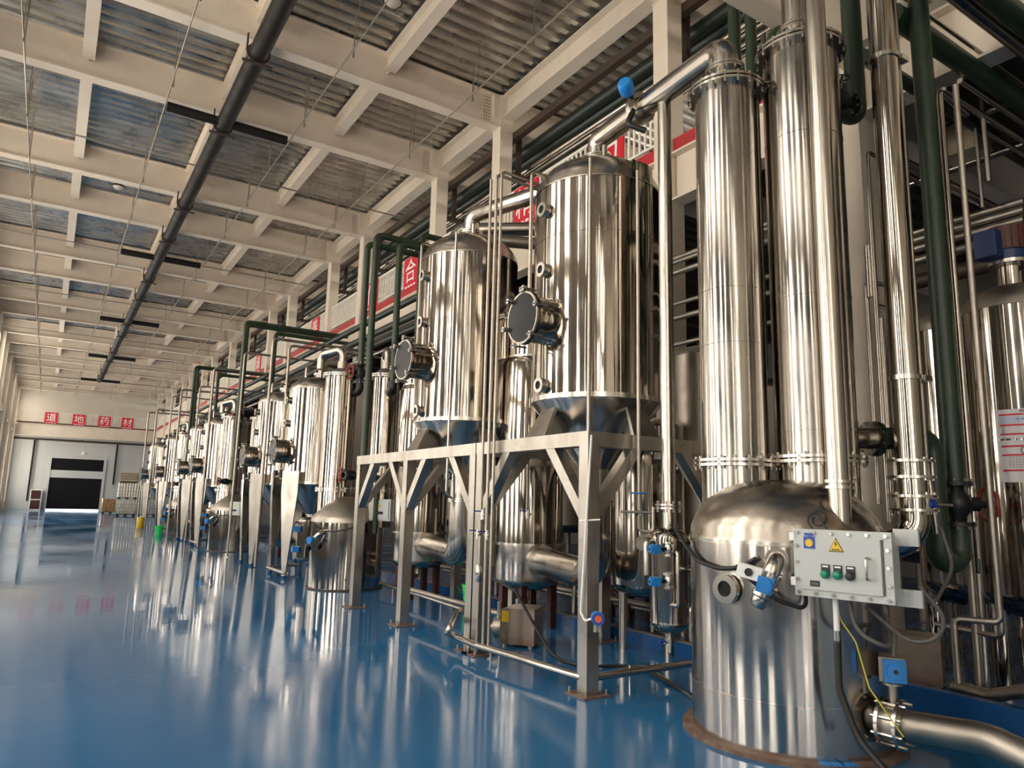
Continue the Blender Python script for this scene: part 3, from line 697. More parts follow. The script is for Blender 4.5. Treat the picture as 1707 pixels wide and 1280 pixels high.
m = MB(); m.tube([(-.10, -.09, 1.22), (-.10, -.20, 1.22), (-.10, -.20, .76), (-.10, -.10, .76)], .02); m.tube([(-.14, .06, 1.30), (-.22, .06, 1.30), (-.22, .06, 1.0)], .025, .05); m.build('sight_tube', 'steel_clamp', t)
for s_ in (0, 1): MB().cyl((.1, -.12, .52+.0), (.16, -.3, .52), .001, 4) if False else None
for a, b in (((.10, -.12, 1.30), (.02, -.62, 1.30)), ((.06, -.15, 1.06), (-.02, -.60, 1.06))):
    MB().cyl(a, b, .024, 12).build('link_pipe', 'steel_pipe', t)
pipe('riser_pipe', 'polished steel riser from the catch pot up to the vapour pipe', [(4.75, 4.73, 1.62), (4.75, 4.73, 5.62)], .066, n=20)
actuator('small blue actuator upper on the catch pot', onX(1100, 915, 4.50), (-.9, .2, 0), .05)
actuator('small blue actuator lower on the catch pot', onX(1100, 969, 4.50), (-.9, .2, 0), .05)

# front chrome riser, second riser with flanges
pipe('riser_pipe', 'polished steel riser in front of the taller right column', [(4.6, 2.96, 1.36), (4.6, 2.96, 7.68)], .075, n=20,
     clamps=(((4.6, 2.96, 1.80), (0, 0, 1), .10, .02), ((4.6, 2.96, 1.76), (0, 0, 1), .10, .02)))
t = thing('riser_pipe', 'thick polished riser with stacked flanges right of the tall columns', 'pipe', (5.42, 2.89, 0))
MB().tube([(0, 0, 7.68), (0, 0, 1.42), (-.46, .30, 1.24)], .105, .20, 24).build('pipe_run', 'steel', t)
for z in (1.98, 1.86, 1.72, 1.62):
    o = MB().ring((0, 0, z), (0, 0, 1), .165, .10, .02, 32).build('flange', 'steel_clamp', t)
m = MB(); m.bolts((0, 0, 1.92), (0, 0, 1), .14, 8, .009, .17); m.bolts((0, 0, 1.67), (0, 0, 1), .14, 8, .009, .16); m.build('bolts', 'steel_clamp', t, kind='stuff')
for z in (5.28, 2.61):
    m = MB(); m.ring((0, 0, z), (0, 0, 1), .118, .10, .035, 28); m.box(.06, .16, -.12, -.06, z-.02, z+.02); m.build('clamp', 'steel_clamp', t)
MB().cyl((.02, -.12, 1.67), (.02, -.145, 1.67), .034, 18).build('valve_badge', 'deep_blue', t); MB().cyl((.06, -.10, 1.66), (.22, -.16, 1.66), .016, 10).build('valve_handle', 'steel_clamp', t)
pipe('thin_pipe', 'thin steel pipe clipped beside the flanged riser', [(5.58, 2.86, 7.6), (5.58, 2.86, 2.0), (5.62, 2.84, 1.45)], .022, n=10)
# green loop with black valve
pipe('green_pipe', 'green pipe bending down from the right column side nozzle', [CR+a_*.50+Vector((0, 0, 2.17)), (5.93, 2.99, 2.2), (5.93, 2.99, 1.22), (6.17, 2.95, 1.22), (6.17, 2.95, 1.50)], .088, 'green_paint', .125, n=20)
pipe('green_pipe', 'tall green riser above the black valve with red wheel', [(6.17, 2.95, 1.86), (6.17, 2.95, 7.65)], .083, 'green_paint', n=20)
gate_valve('black valve with red handwheel on the green riser', (6.17, 2.95, 1.68), (0, 0, 1), (.75, -.55, 0), .075)
t = thing('pipe_flange', 'bolted joint where green pipe meets the steel column nozzle', 'flange', CR+a_*.52+Vector((0, 0, 2.17)))
MB().ring((0, 0, 0), a_, .14, .08, .02, 28).build('ring', 'green_paint', t); MB().bolts((0, 0, 0), a_, .118, 8, .012, .08).build('bolts', 'steel_dull', t, kind='stuff')
m = MB(); 
pipe('drain_chain', 'thin steel drain tube with small cocks below the black valve', [(6.27, 2.86, 1.5), (6.27, 2.86, 1.25), (6.2, 2.84, 1.15)], .014, n=8)
pipe('green_pipe', 'green riser beside the top of the right tall column', [(5.75, 3.34, 7.6), (5.75, 3.34, 5.08), (5.42, 3.36, 5.08)], .085, 'green_paint', .11, n=20)
gate_valve('black valve at the top of the right tall column', (5.42, 3.30, 5.12), (1, 0, 0), (0, -.2, 1), .06, R=.06, wm='black_iron')
pipe('green_pipe', 'green elbow pipe between the two tall columns tops', [(5.55, 4.50, 3.2), (5.55, 4.50, 5.95), (5.18, 3.68, 5.45)], .062, 'green_paint', .12, n=16)
pipe('green_pipe', 'green riser behind the slim tall column', [(5.95, 4.82, 3.0), (5.95, 4.82, 9.3), (8.3, 4.82, 9.3)], .068, 'green_paint', .14, n=16)
pipe('green_pipe', 'second green riser behind the slim tall column', [(5.95, 4.60, 3.0), (5.95, 4.60, 9.1), (7.0, 4.98, 9.1), (8.3, 4.98, 9.1)], .062, 'green_paint', .14, n=16)
pipe('riser_pipe', 'polished riser between the green risers and the right tall column', [(6.2, 4.56, .2), (6.2, 4.56, 6.8)], .085, n=18)
pipe('green_pipe', 'green elbow rising behind the right tall column', [(5.45, 3.95, 4.8), (5.45, 3.95, 6.15), (5.9, 3.80, 6.3)], .075, 'green_paint', .14, n=16)

# control box on the foreground vessel
wx = Vector((.15, -.69, 0)).normalized(); nx = Vector((wx.y, -wx.x, 0)); bc = Vector((4.19, 2.69, 1.065))
t = thing('control_box', 'grey explosion-proof control box with green lamps on foreground vessel', 'control box', bc, math.atan2(wx.y, wx.x))
# local: +x to the picture's right along the face, -y out of the face
W2, H = .295, .415
MB().box(-W2+.03, W2-.03, .0, .19, .02, H-.02).build('body', 'box_grey', t)
m = MB()
for (x0, x1, z0, z1) in ((-W2, W2, 0, .045), (-W2, W2, H-.045, H), (-W2, -W2+.045, .045, H-.045), (W2-.045, W2, .045, H-.045)): m.box(x0, x1, -.03, .03, z0, z1)
m.build('cover_flange', 'box_grey', t)
dr = MB().box(-W2+.045, W2-.06, -.045, 0, .045, H-.045).build('door', 'box_grey', t)
m = MB()
for k in range(6):
    for z in (.022, H-.022): m.cyl((-W2+.03+k*(2*W2-.06)/5, -.03, z), (-W2+.03+k*(2*W2-.06)/5, -.045, z), .011, 8)
for k in range(1, 4):
    for x in (-W2+.022, W2-.022): m.cyl((x, -.03, k*H/4), (x, -.045, k*H/4), .011, 8)
m.build('cover_bolts', 'steel_clamp', t, kind='stuff')
for x in (-W2-.012, ): 
    for z in (.06, .34): MB().box(x-.012, x+.02, -.035, .01, z, z+.05).build('hinge', 'sign_white', t)
for s_, z in ((1, -.02), (1, H-.08)): MB().box(W2-.04, W2+.10, .13, .16, z, z+.10).build('mounting_lug', 'box_grey', t)
MB().tube([(.165, -.04, .26), (.165, -.085, .26), (.165, -.085, .135), (.165, -.04, .135)], .009, .015, 8).build('door_handle', 'steel_clamp', dr)
def disc(x, z, r, y, th, mname, name, par, n=20): return MB().cyl((x, y, z), (x, y-th, z), r, n).build(name, mname, par)
MB().box(-W2+.075, -W2+.145, -.049, -.045, .295, .37).build('maker_plate', 'deep_blue', dr); MB().box(-W2+.08, -W2+.135, -.049, -.045, .375, .392).build('maker_tab', 'deep_blue', dr)
disc(-W2+.11, .33, .024, -.049, .004, 'yellow', 'emblem', dr)
for i, (x, mname) in enumerate(((-.09, 'button_green'), (-.015, 'button_green'), (.06, 'black_plastic'))):
    o = MB().box(x-.026, x+.026, -.052, -.045, .135, .205).build('indicator_plate', 'black_plastic', dr)
    MB().box(x-.018, x+.018, -.0535, -.052, .188, .198).build('plate_print', 'sign_white', o)
    m = MB(); m.lathe([(.026, 0), (.026, .02), (.018, .032), (0, .036)], (x, -.052, .145), (0, -1, 0), 20); m.build('lamp', mname, o) if i < 2 else m.build('selector_knob', mname, o)
MB().box(-.19, -.13, -.049, -.045, .065, .10).build('rating_plate', 'black_plastic', dr); MB().box(-.182, -.138, -.0505, -.049, .075, .09).build('rating_print', 'cable_grey', dr)
tri = [(-.045, 0), (.045, 0), (0, .085)]
o = MB().prism([(x-.02, -.046, z+.285) for x, z in tri], (0, -.003, 0)).build('warning_triangle', 'black_plastic', dr)
MB().prism([(x*.86-.02, -.0492, z*.86+.29) for x, z in tri], (0, -.002, 0)).build('warning_field', 'yellow', o)
m = MB(); m.prism([(-.018, -.0515, .352), (-.028, -.0515, .33), (-.021, -.0515, .331), (-.024, -.0515, .313), (-.011, -.0515, .335), (-.018, -.0515, .334)], (0, -.001, 0))
for k in range(4): m.box(-.044+.0125*k, -.035+.0125*k, -.0525, -.0515, .294, .302)
m.build('warning_mark', 'black_plastic', o)
cw = lambda x, y, z: bc + wx*x - nx*y + Vector((0, 0, z))
pipe('conduit', 'white conduit hanging below the control box', [cw(-.08, .06, .03), cw(-.08, .06, -.20)], .018, 'sign_white', n=12)
pipe('conduit_gland', 'steel cable gland below the white conduit', [cw(-.08, .06, -.20), cw(-.08, .06, -.28)], .022, 'steel_clamp', n=12)
pipe('cable', 'thick black cable from the control box down to the floor valve', [cw(-.08, .06, -.26), cw(-.08, .05, -.55), cw(.02, .04, -.80), cw(.22, .0, -.97), cw(.42, 0, -.985)], .022, 'cable_black', .25, 'cable')
pipe('cable', 'thin yellow wire from the control box to the floor valve', [cw(-.10, .08, .02), cw(-.06, .08, -.14), cw(.03, .06, -.25), cw(.10, .04, -.50), cw(.28, .02, -.73)], .005, 'cable_yellow', .1, 'cable', n=6)
pipe('cable', 'grey conduit hose drooping from control box to the floor valve actuator', [cw(-.02, .1, .02), cw(.02, .1, -.2), cw(.2, .12, -.28), onZ(1492, 1206, .27)+Vector((.10, .05, .58)), onZ(1492, 1206, .27)+Vector((.06, .0, .54)), onZ(1492, 1206, .27)+Vector((.03, 0, .40))], .014, 'cable_grey', .15, 'cable')
pipe('cable', 'grey hose loop behind the control box', [cw(.36, .2, .1), cw(.52, .25, -.12), cw(.3, .28, -.28), cw(.05, .2, -.05)], .013, 'cable_grey', .2, 'cable')
pipe('cable', 'grey hose curving beside the flanged riser down to the box', [(5.6, 2.80, 1.5), (5.55, 2.70, 1.22), (5.2, 2.68, .98), (4.75, 2.62, 1.08)], .013, 'cable_grey', .25, 'cable')
vt = lambda th, rr_, z: VA+Vector((rr_*math.cos(math.radians(th)), rr_*math.sin(math.radians(th)), z))
pipe('cable', 'black hose slung across the foreground vessel to the sampling elbow', [(4.75, 4.62, 1.44), vt(128, .80, 1.42), vt(145, .73, 1.30), vt(162, .72, 1.21), vt(180, .72, 1.18), vt(194, .73, 1.20), vt(203, .76, 1.27)], .016, 'cable_black', .3, 'cable')
pipe('cable', 'black cable from the sampling switch to the control box', [vt(196, .86, 1.22), vt(204, .90, 1.13), vt(214, .86, 1.02), vt(225, .82, .97), cw(-W2+.02, .08, .0)], .014, 'cable_black', .2, 'cable')
pipe('cable', 'coil of thin black wire on the control box top', [cw(-.22, .1, H), cw(-.26, .1, H+.06), cw(-.2, .12, H+.12), cw(-.12, .1, H+.1), cw(-.15, .1, H+.02), cw(-.24, .12, H+.03), cw(-.2, .1, H+.1), cw(-.12, .08, H)], .007, 'cable_black', .04, 'cable', n=6)

# bottom outlet of the vessel: pipe, flanged valve with blue actuator
z_ = .27
p0, p1, p2, p3 = onZ(1400, 1172, z_), onZ(1492, 1206, z_), onZ(1650, 1232, z_), onZ(1720, 1300, .18)
ax = (p2-p0).normalized()
pipe('outlet_pipe', 'stained steel outlet pipe running from the foreground vessel to the right', [p0, p1, p2, p2+(p2-p1)*.25+Vector((-.05, -.12, -.06)), p2+Vector((-.05, -.6, -.14))], .092, 'steel_dull', .3, n=22)
t = thing('outlet_valve', 'flanged floor valve with blue square actuator on the outlet pipe', 'valve', p1)
for k in (-.055, .055):
    MB().ring(ax*k, ax, .155, .088, .022, 28).build('flange', 'steel_clamp', t)
MB().bolts((0, 0, 0), ax, .132, 8, .010, .19).build('bolts', 'steel_clamp', t, kind='stuff')
MB().ring((0, 0, 0), ax, .12, .085, .09, 28).build('wafer_body', 'steel_dull', t)
m = MB(); m.cyl((0, 0, .1), (0, 0, .26), .028, 14); m.cyl((0, 0, .235), (0, 0, .25), .062, 18); m.build('stem', 'steel_dull', t)
tow = (EYE-p1); tow.z = 0; tow.normalize(); tx = Vector((0, 0, 1)).cross(tow)
MB().obox(Vector((0, 0, .335))-tow*.02, tx, tow, Vector((0, 0, 1)), .15, .17, .15).build('actuator_case', 'steel_dull', t)
hd = Vector((-.75, -.66, 0)).normalized(); hx = Vector((0, 0, 1)).cross(hd)
o = MB().obox(Vector((0, 0, .335))+hd*.085, hx, hd, Vector((0, 0, 1)), .13, .03, .14).build('actuator_cover', 'blue_plastic', t)
MB().cyl(Vector((0, 0, .335))+hd*.10, Vector((0, 0, .335))+hd*.115, .052, 24).build('cover_disc', 'blue_plastic', o); MB().cyl(Vector((0, 0, .335))+hd*.115, Vector((0, 0, .335))+hd*.12, .014, 12).build('indicator', 'black_plastic', o)

# ================================================================== FRAMED PAIR OF TANKS
LEGS_Y = [5.03, 6.87, 8.84, 10.56]; X0F, X1F = 4.07, 5.78
def support_frame(lab, y0, ys, group='tank frames'):
    t = thing('tank_frame', lab, 'frame', (0, 0, 0), group=group)
    for x in (X0F, X1F):
        for y in ys:
            o = MB().box(x-.065, x+.065, y-.065, y+.065, .012, 2.12).build('leg', 'steel_frame', t)
            m = MB(); m.box(x-.14, x+.14, y-.14, y+.14, 0, .014); m.build('foot_plate', 'rust', o)
            m = MB()
            for a in (-1, 1):
                for b in (-1, 1): m.cyl((x+a*.11, y+b*.11, .01), (x+a*.11, y+b*.11, .06), .011, 6)
            m.build('anchor_bolts', 'steel_dull', o, kind='stuff')
        MB().box(x-.07, x+.07, ys[0]-.07, ys[-1]+.07, 2.12, 2.25).build('long_beam', 'steel_frame', t)
        for i, y in enumerate(ys):
            for s_ in ((1,) if i == 0 else (-1,) if i == len(ys)-1 else (-1, 1)):
                m = MB(); m.prism([(x-.055, y+s_*.06, 1.46), (x-.055, y+s_*.06, 1.62), (x-.055, y+s_*.46, 2.12), (x-.055, y+s_*.60, 2.12)], (.11, 0, 0)); m.build('brace', 'steel_frame', t)
    for y in (ys[0], ys[-1]) if len(ys) == 2 else (ys[0], ys[1], ys[-1]):
        MB().box(X0F+.07, X1F-.07, y-.068, y+.068, 2.12, 2.25).build('cross_beam', 'steel_frame', t)
        for x, s_ in ((X0F, 1), (X1F, -1)):
            m = MB(); m.prism([(x+s_*.06, y-.055, 1.46), (x+s_*.06, y-.055, 1.62), (x+s_*.46, y-.055, 2.12), (x+s_*.60, y-.055, 2.12)], (0, .11, 0)); m.build('brace', 'steel_frame', t)
    return t
support_frame('steel support frame under the first big hanging tank', 0, LEGS_Y[:2])
support_frame('three-bay steel support frame under the second hanging tank', 0, [LEGS_Y[1]+.16]+LEGS_Y[2:])
def lugs(t, r, z):
    for a in range(4):
        an = a*PI/2; e = Vector((math.cos(an), math.sin(an), 0)); n_ = Vector((-e.y, e.x, 0))
        m = MB(); m.prism([e*(r-.16)-n_*.09+Vector((0, 0, z)), e*(r-.16)+n_*.09+Vector((0, 0, z)), e*(r+.06)+n_*.17+Vector((0, 0, z-.41)), e*(r+.06)-n_*.17+Vector((0, 0, z-.41))], e*.03+Vector((0, 0, .02)))
        m.build('support_lug', 'steel_frame', t)
        MB().prism([e*(r-.18)+Vector((0, 0, z)), e*(r+.05)+Vector((0, 0, z-.41)), e*(r-.26)+Vector((0, 0, z-.41))], n_*.02).build('gusset', 'steel_frame', t)
T1 = hanging_tank('first and largest hanging steel tank on the square frame', group='hanging tanks'); T1.location = (4.9, 5.95, 0); lugs(T1, .70, 2.66)
# shallow dent in the first tank, as a raised buckled panel following the shell
P = []; F = []; nu, nv = 10, 14
for j in range(nv+1):
    for i in range(nu+1):
        u, v = i/nu, j/nv; an = math.radians(262+26*u); z = 3.95+1.25*v
        g = math.sin(PI*u)*math.sin(PI*v); w_ = .700+.0015+.012*math.sin(2*PI*(u+.35*abs(v-.42)))*g*(1-abs(v-.42)); P.append((w_*math.cos(an), w_*math.sin(an), z))
for j in range(nv):
    for i in range(nu): a = j*(nu+1)+i; F.append((a, a+1, a+nu+2, a+nu+1))
MB().add(P, F).build('dented_panel', 'steel', T1)
T2 = dup(T1, (4.86, 8.8, 0), 'second hanging steel tank on the three-bay frame')
for ch in list(T2.children):
    if ch.name.startswith('dented'): bpy.data.objects.remove(ch)
H1 = heater('tall heater cylinder standing between the two framed tanks', group='heater columns'); H1.location = (5.52, 8.1, 0)
H2 = dup(H1, (5.42, 11.25, 0), 'tall heater cylinder behind the second tank frame')
H3 = dup(H1, (6.75, 7.45, .12), 'shorter heater cylinder behind the front frame leg'); H3.scale = (.75, .75, .72)
for src_, dst, lab in (((5.52, 8.1), (4.9, 5.95), 'fat steel elbow pipe feeding the first tank cone from its heater'), ((5.42, 11.25), (4.86, 8.8), 'fat steel elbow pipe feeding the second tank cone from its heater')):
    a, b = Vector((*src_, .88)), Vector((*dst, .88)); dd = (b-a).normalized(); p = a+dd*.42
    pipe('feed_elbow', lab, [p, b, (b.x, b.y, 1.98)], .165, 'steel_pipe', .26, n=26,
         clamps=((p+dd*.14, dd, .20, .02), (p+dd*.17, dd, .20, .02), ((b.x, b.y, 1.60), (0, 0, 1), .20, .02), ((b.x, b.y, 1.63), (0, 0, 1), .20, .02)))
# dish-bottomed pot low behind the frame
t = thing('rear_pot', 'dark steel pot with dished bottom behind the catch pot', 'vessel', (5.95, 6.25, 0))
MB().lathe(dish_prof(.42, .72, .16) + [(.42, .72), (.42, 2.5)] + dome_prof(.42, 2.5, .14), n=48).build('shell', 'steel', t)
MB().cyl((-.3, -.2, 1.22), (-.95, -.9, 1.22), .055, 14).build('side_pipe', 'steel_dull', t)
for a in range(3): MB().cyl((.3*math.cos(2.1*a+.5), .3*math.sin(2.1*a+.5), 0), (.3*math.cos(2.1*a+.5), .3*math.sin(2.1*a+.5), .68), .05, 12).build('leg', 'steel_pipe', t)
t = thing('rear_tank', 'dim steel tank seen between riser and slim column', 'tank', (6.72, 6.0, .12))
MB().lathe([(.44, .9), (.44, 3.3)] + dome_prof(.44, 3.3, .16), n=40).build('shell', 'steel_dull', t)
MB().lathe(dish_prof(.44, .92, .15), n=40).build('bottom_dish', 'steel_dull', t)
for a in range(3): MB().cyl((.34*math.cos(2.1*a), .34*math.sin(2.1*a), 0), (.34*math.cos(2.1*a), .34*math.sin(2.1*a), .9), .05, 10).build('leg', 'steel_dull', t)
nozzle(t, (-.22, -.40, 1.95), (-.3, -1, 0), .08, .16)

# vapour pipe of tank 2, big return bend behind it
pipe('vapour_pipe', 'fat steel pipe curving from the second tank top behind the first', [(4.86, 8.8, 5.5), (4.86, 8.8, 5.78), (5.25, 7.15, 5.72), (6.3, 6.6, 5.72)], .115, 'steel_pipe', .22, n=20)
pipe('return_bend', 'fat steel return bend behind the second tank', [(5.35, 10.2, 3.6), (5.35, 10.2, 6.12), (6.6, 9.2, 6.12)], .115, 'steel_pipe', .16, n=20)
pipe('service_pipe', 'dull steel pipe leaving the second tank top to the rear', [(5.0, 8.6, 5.38), (6.6, 7.9, 5.38)], .09, 'steel_dull', n=16)

# thin service pipes on the tank fronts
def vpipe(lab, px0, px1, X, r=.02, top=None, mt='steel_dull', bottom=None):
    a, b = onX(*px0, X), onX(*px1, X); a.y = b.y = (a.y+b.y)/2; pts = [a, b]
    if top is not None: pts = [a+Vector(top), a, b]
    if bottom is not None: pts = pts+[b+Vector(bottom)]
    return pipe('thin_pipe', lab, pts, r, mt, .06, n=10)
vpipe('thin steel pipe down the middle of the first tank', (985, 262), (980, 728), 4.13, .018)
vpipe('thin steel pipe near the right edge of the first tank', (1062, 285), (1066, 850), 4.55, .018)
vpipe('thin steel pipe hugging the left edge of the first tank', (888, 285), (881, 520), 4.10, .022, (1.0, .1, 0))
vpipe('leftmost of three thin steel pipes between the framed tanks', (815, 302), (799, 1078), 3.94, .017)
vpipe('middle of three thin steel pipes between the framed tanks', (826, 292), (808, 1076), 3.94, .019, (1.4, .15, 0))
vpipe('rightmost of three thin steel pipes between the framed tanks', (836, 286), (815, 1076), 3.95, .017, (1.4, .1, 0))
vpipe('thin steel pipe down the front of the second tank', (764, 385), (741, 825), 4.08, .016, None, 'steel_pipe', (.1, .05, -.03))
vpipe('thin steel pipe down the left edge of the second tank', (703, 405), (690, 700), 4.1, .018, (.9, .1, 0))
vpipe('thin steel pipe at the heater front with blue cock', (879, 752), (880, 862), 4.9, .016)
for lab, q, X in (('blue lever cock on the thin pipe left of the front leg', (797, 890), 3.93), ('second lever cock on the thin pipes between tanks', (812, 892), 3.94), ('small lever cock on the heater front pipe', (880, 857), 4.88), ('small lever cock on the lower thin pipes', (805, 858), 3.93)):
    c = onX(*q, X); t = thing('lever_cock', lab, 'valve', c, group='lever cocks')
    m = MB(); m.cyl((0, 0, -.05), (0, 0, .05), .028, 12); m.cyl((0, -.045, 0), (0, .045, 0), .018, 10); m.build('body', 'steel_clamp', t)
    MB().box(-.11, .01, -.008, .008, .032, .044).build('lever', 'deep_blue', t)
c = onX(798, 955, 3.93); tag(MB().lathe([(.02, -.09), (.036, -.07), (.036, .07), (.02, .09)], c, (0, 0, 1), 8).build('inline_filter', 'steel_clamp'), 'faceted steel filter on the leftmost thin pipe', 'filter')
t = thing('level_valve', 'blue handwheel valve with looped tube right of the front frame leg', 'valve', onX(1065, 822, 4.55))
handwheel(t, (0, 0, 0), (0, 0, 1), .07, 'blue_plastic', .2)
m = MB(); m.tube([(.0, 0, -.2), (0, 0, -.34), (.09, -.09, -.34), (.09, -.09, -.12)], .016, .04, 8); m.tube([(-.12, .1, -.17), (.1, -.1, -.17)], .012, .03, 8); m.build('looped_tube', 'steel_dull', t)
c = onX(748, 793, 4.7); t = thing('pressure_gauge', 'white faced pressure gauge below the second tank', 'gauge', c)
MB().cyl((0, 0, 0), (-.04, -.03, 0), .055, 20).build('case', 'black_plastic', t); MB().cyl((-.04, -.03, 0), (-.043, -.0325, 0), .046, 20).build('dial', 'gauge_face', t); MB().cyl((.02, .02, 0), (.1, .08, 0), .04, 14).build('block', 'black_iron', t)
# gas detector on the front leg
c = onX(996, 1030, 4.0); t = thing('gas_detector', 'blue gas detector with orange face on the front frame leg', 'detector', c)
a = Vector((-.55, -.83, 0)).normalized()
MB().cyl(a*-.03, a*.05, .055, 24).build('housing', 'blue_plastic', t); MB().ring(a*.055, a, .05, .03, .012, 24).build('bezel', 'deep_blue', t); MB().cyl(a*.05, a*.058, .030, 20).build('face', 'orange', t)
for s_ in (-.02, .025): MB().cyl((s_, 0, -.05), (s_, 0, -.11), .018, 12).build('sensor', 'steel_clamp', t)
pipe('conduit', 'white conduit running down the front leg to the gas detector', [onX(986, 725, 3.985), onX(968, 1020, 3.985), onX(975, 1035, 3.98), onX(990, 1030, 3.99)], .010, 'sign_white', .03, n=8)
tag(MB().tube([onX(966, 868, 3.99), onX(1000, 866, 4.05)], .008, n=6).build('leg_strap', 'sign_white'), 'white strap round the front frame leg', 'strap')

# floor pipes
zz = .14
fp = [onZ(1150, 1106, zz), onZ(975, 1131, zz), onZ(795, 1076, zz), onZ(746, 1055, zz), onZ(746, 1055, .30), onZ(762, 1020, .30), onZ(795, 1018, .30)]
pipe('floor_pipe', 'steel floor pipe bending round the front frame leg', fp, .034, 'steel_pipe', .12, n=14)
pipe('floor_pipe', 'steel floor pipe along the second frame legs', [onZ(634, 972, .16), onZ(700, 992, .16), onZ(790, 1022, .16)], .03, 'steel_pipe', .1, n=14)
for k, q in enumerate(((818, 1090), (832, 1096), (966, 1140), (1050, 1120), (655, 985), (735, 1012))):
    p = onZ(*q, .07); tag(MB().cyl((p.x, p.y, 0), (p.x, p.y, .13), .011, 8).build('pipe_support', 'steel_clamp'), 'small post under a floor pipe, %s from the front frame leg' % ORD[k], 'post', 'floor pipe posts')
pipe('floor_pipe', 'brown steel bar along the floor behind the second frame', [(4.6, 10.0, .32), (4.6, 7.2, .32)], .035, 'steel_dull', n=10)
pipe('cable', 'black hose from the heater base over the floor to the front leg', [onX(822, 965, 4.6), onX(860, 985, 4.6), onX(895, 1050, 4.5), onZ(925, 1098, .03), onZ(975, 1112, .02), onZ(1060, 1108, .02), onZ(1150, 1158, .02)], .016, 'cable_black', .3, 'cable')
pipe('cable', 'grey hose lying on the floor beside the foreground vessel', [onZ(1030, 1118, .02), onZ(1070, 1105, .02), onZ(1105, 1130, .02), onZ(1158, 1165, .02)], .014, 'cable_grey', .2, 'cable')

def pump(lab, loc, rz, W=.40, D=.42, Hh=.42, sticker=True):
    t = thing('pump', lab, 'pump', loc, rz, 'pumps')
    o = MB().prism([(-W/2, -D/2, .03), (W/2, -D/2, .03), (W/2, -D/2, Hh), (-W/2+.06, -D/2, Hh), (-W/2, -D/2, Hh-.02)], (0, D, 0)).build('cover', 'pump_cover', t)
    m = MB(); m.cyl((-W/2-.02, 0, .17), (-W/2-.12, 0, .17), .12, 24); m.cyl((-W/2-.12, 0, .17), (-W/2-.15, 0, .17), .07, 20); m.build('pump_head', 'steel_dull', t)
    MB().cyl((-W/2-.15, 0, .17), (-W/2-.32, 0, .17), .035, 14).build('inlet', 'steel_pipe', t); MB().tube([(-W/2-.07, -.03, .26), (-W/2-.07, -.03, .46)], .025).build('outlet', 'steel_pipe', t)
    for x in (-W/2+.05, W/2-.05):
        for y in (-D/2+.05, D/2-.05): MB().cyl((x, y, 0), (x, y, .04), .03, 10).build('foot', 'steel_dull', t)
    if sticker: MB().box(-W/2+.02, -W/2+.10, -D/2-.003, -D/2, Hh-.15, Hh-.03).build('sticker', 'yellow', o)
    return t
p = onZ(868, 1080, 0)
pump('brown steel pump cover with yellow sticker by the frame leg', (p.x+.12, p.y+.16, 0), math.radians(-50))
pump('brown steel pump cover on the plinth behind the foreground vessel', (6.62, 3.62, .12), math.radians(-68), .46, .36, .42, False)
def bucket(lab, loc, s_=1.0, mt='lime', lid=False):
    t = thing('bucket', lab, 'bucket', loc); m = MB()
    m.lathe([(0, 0), (.105*s_, 0), (.13*s_, .27*s_), (.14*s_, .27*s_), (.14*s_, .30*s_), (.125*s_, .30*s_), (.10*s_, .02), (0, .02)], n=24); m.build('pail', mt, t)
    pts = [(.0, .14*s_*math.cos(a), .27*s_-.10*s_*math.sin(a)*1.0) for a in [PI*k/8 for k in range(9)]]
    MB().tube([(-.135*s_, y, z) for _, y, z in pts], .005, .02, 6).build('handle', 'button_green' if mt == 'lime' else 'black_plastic', t); return t
p = onZ(786, 1012, 0); bucket('bright green bucket behind the frame leg', p, 1.15)

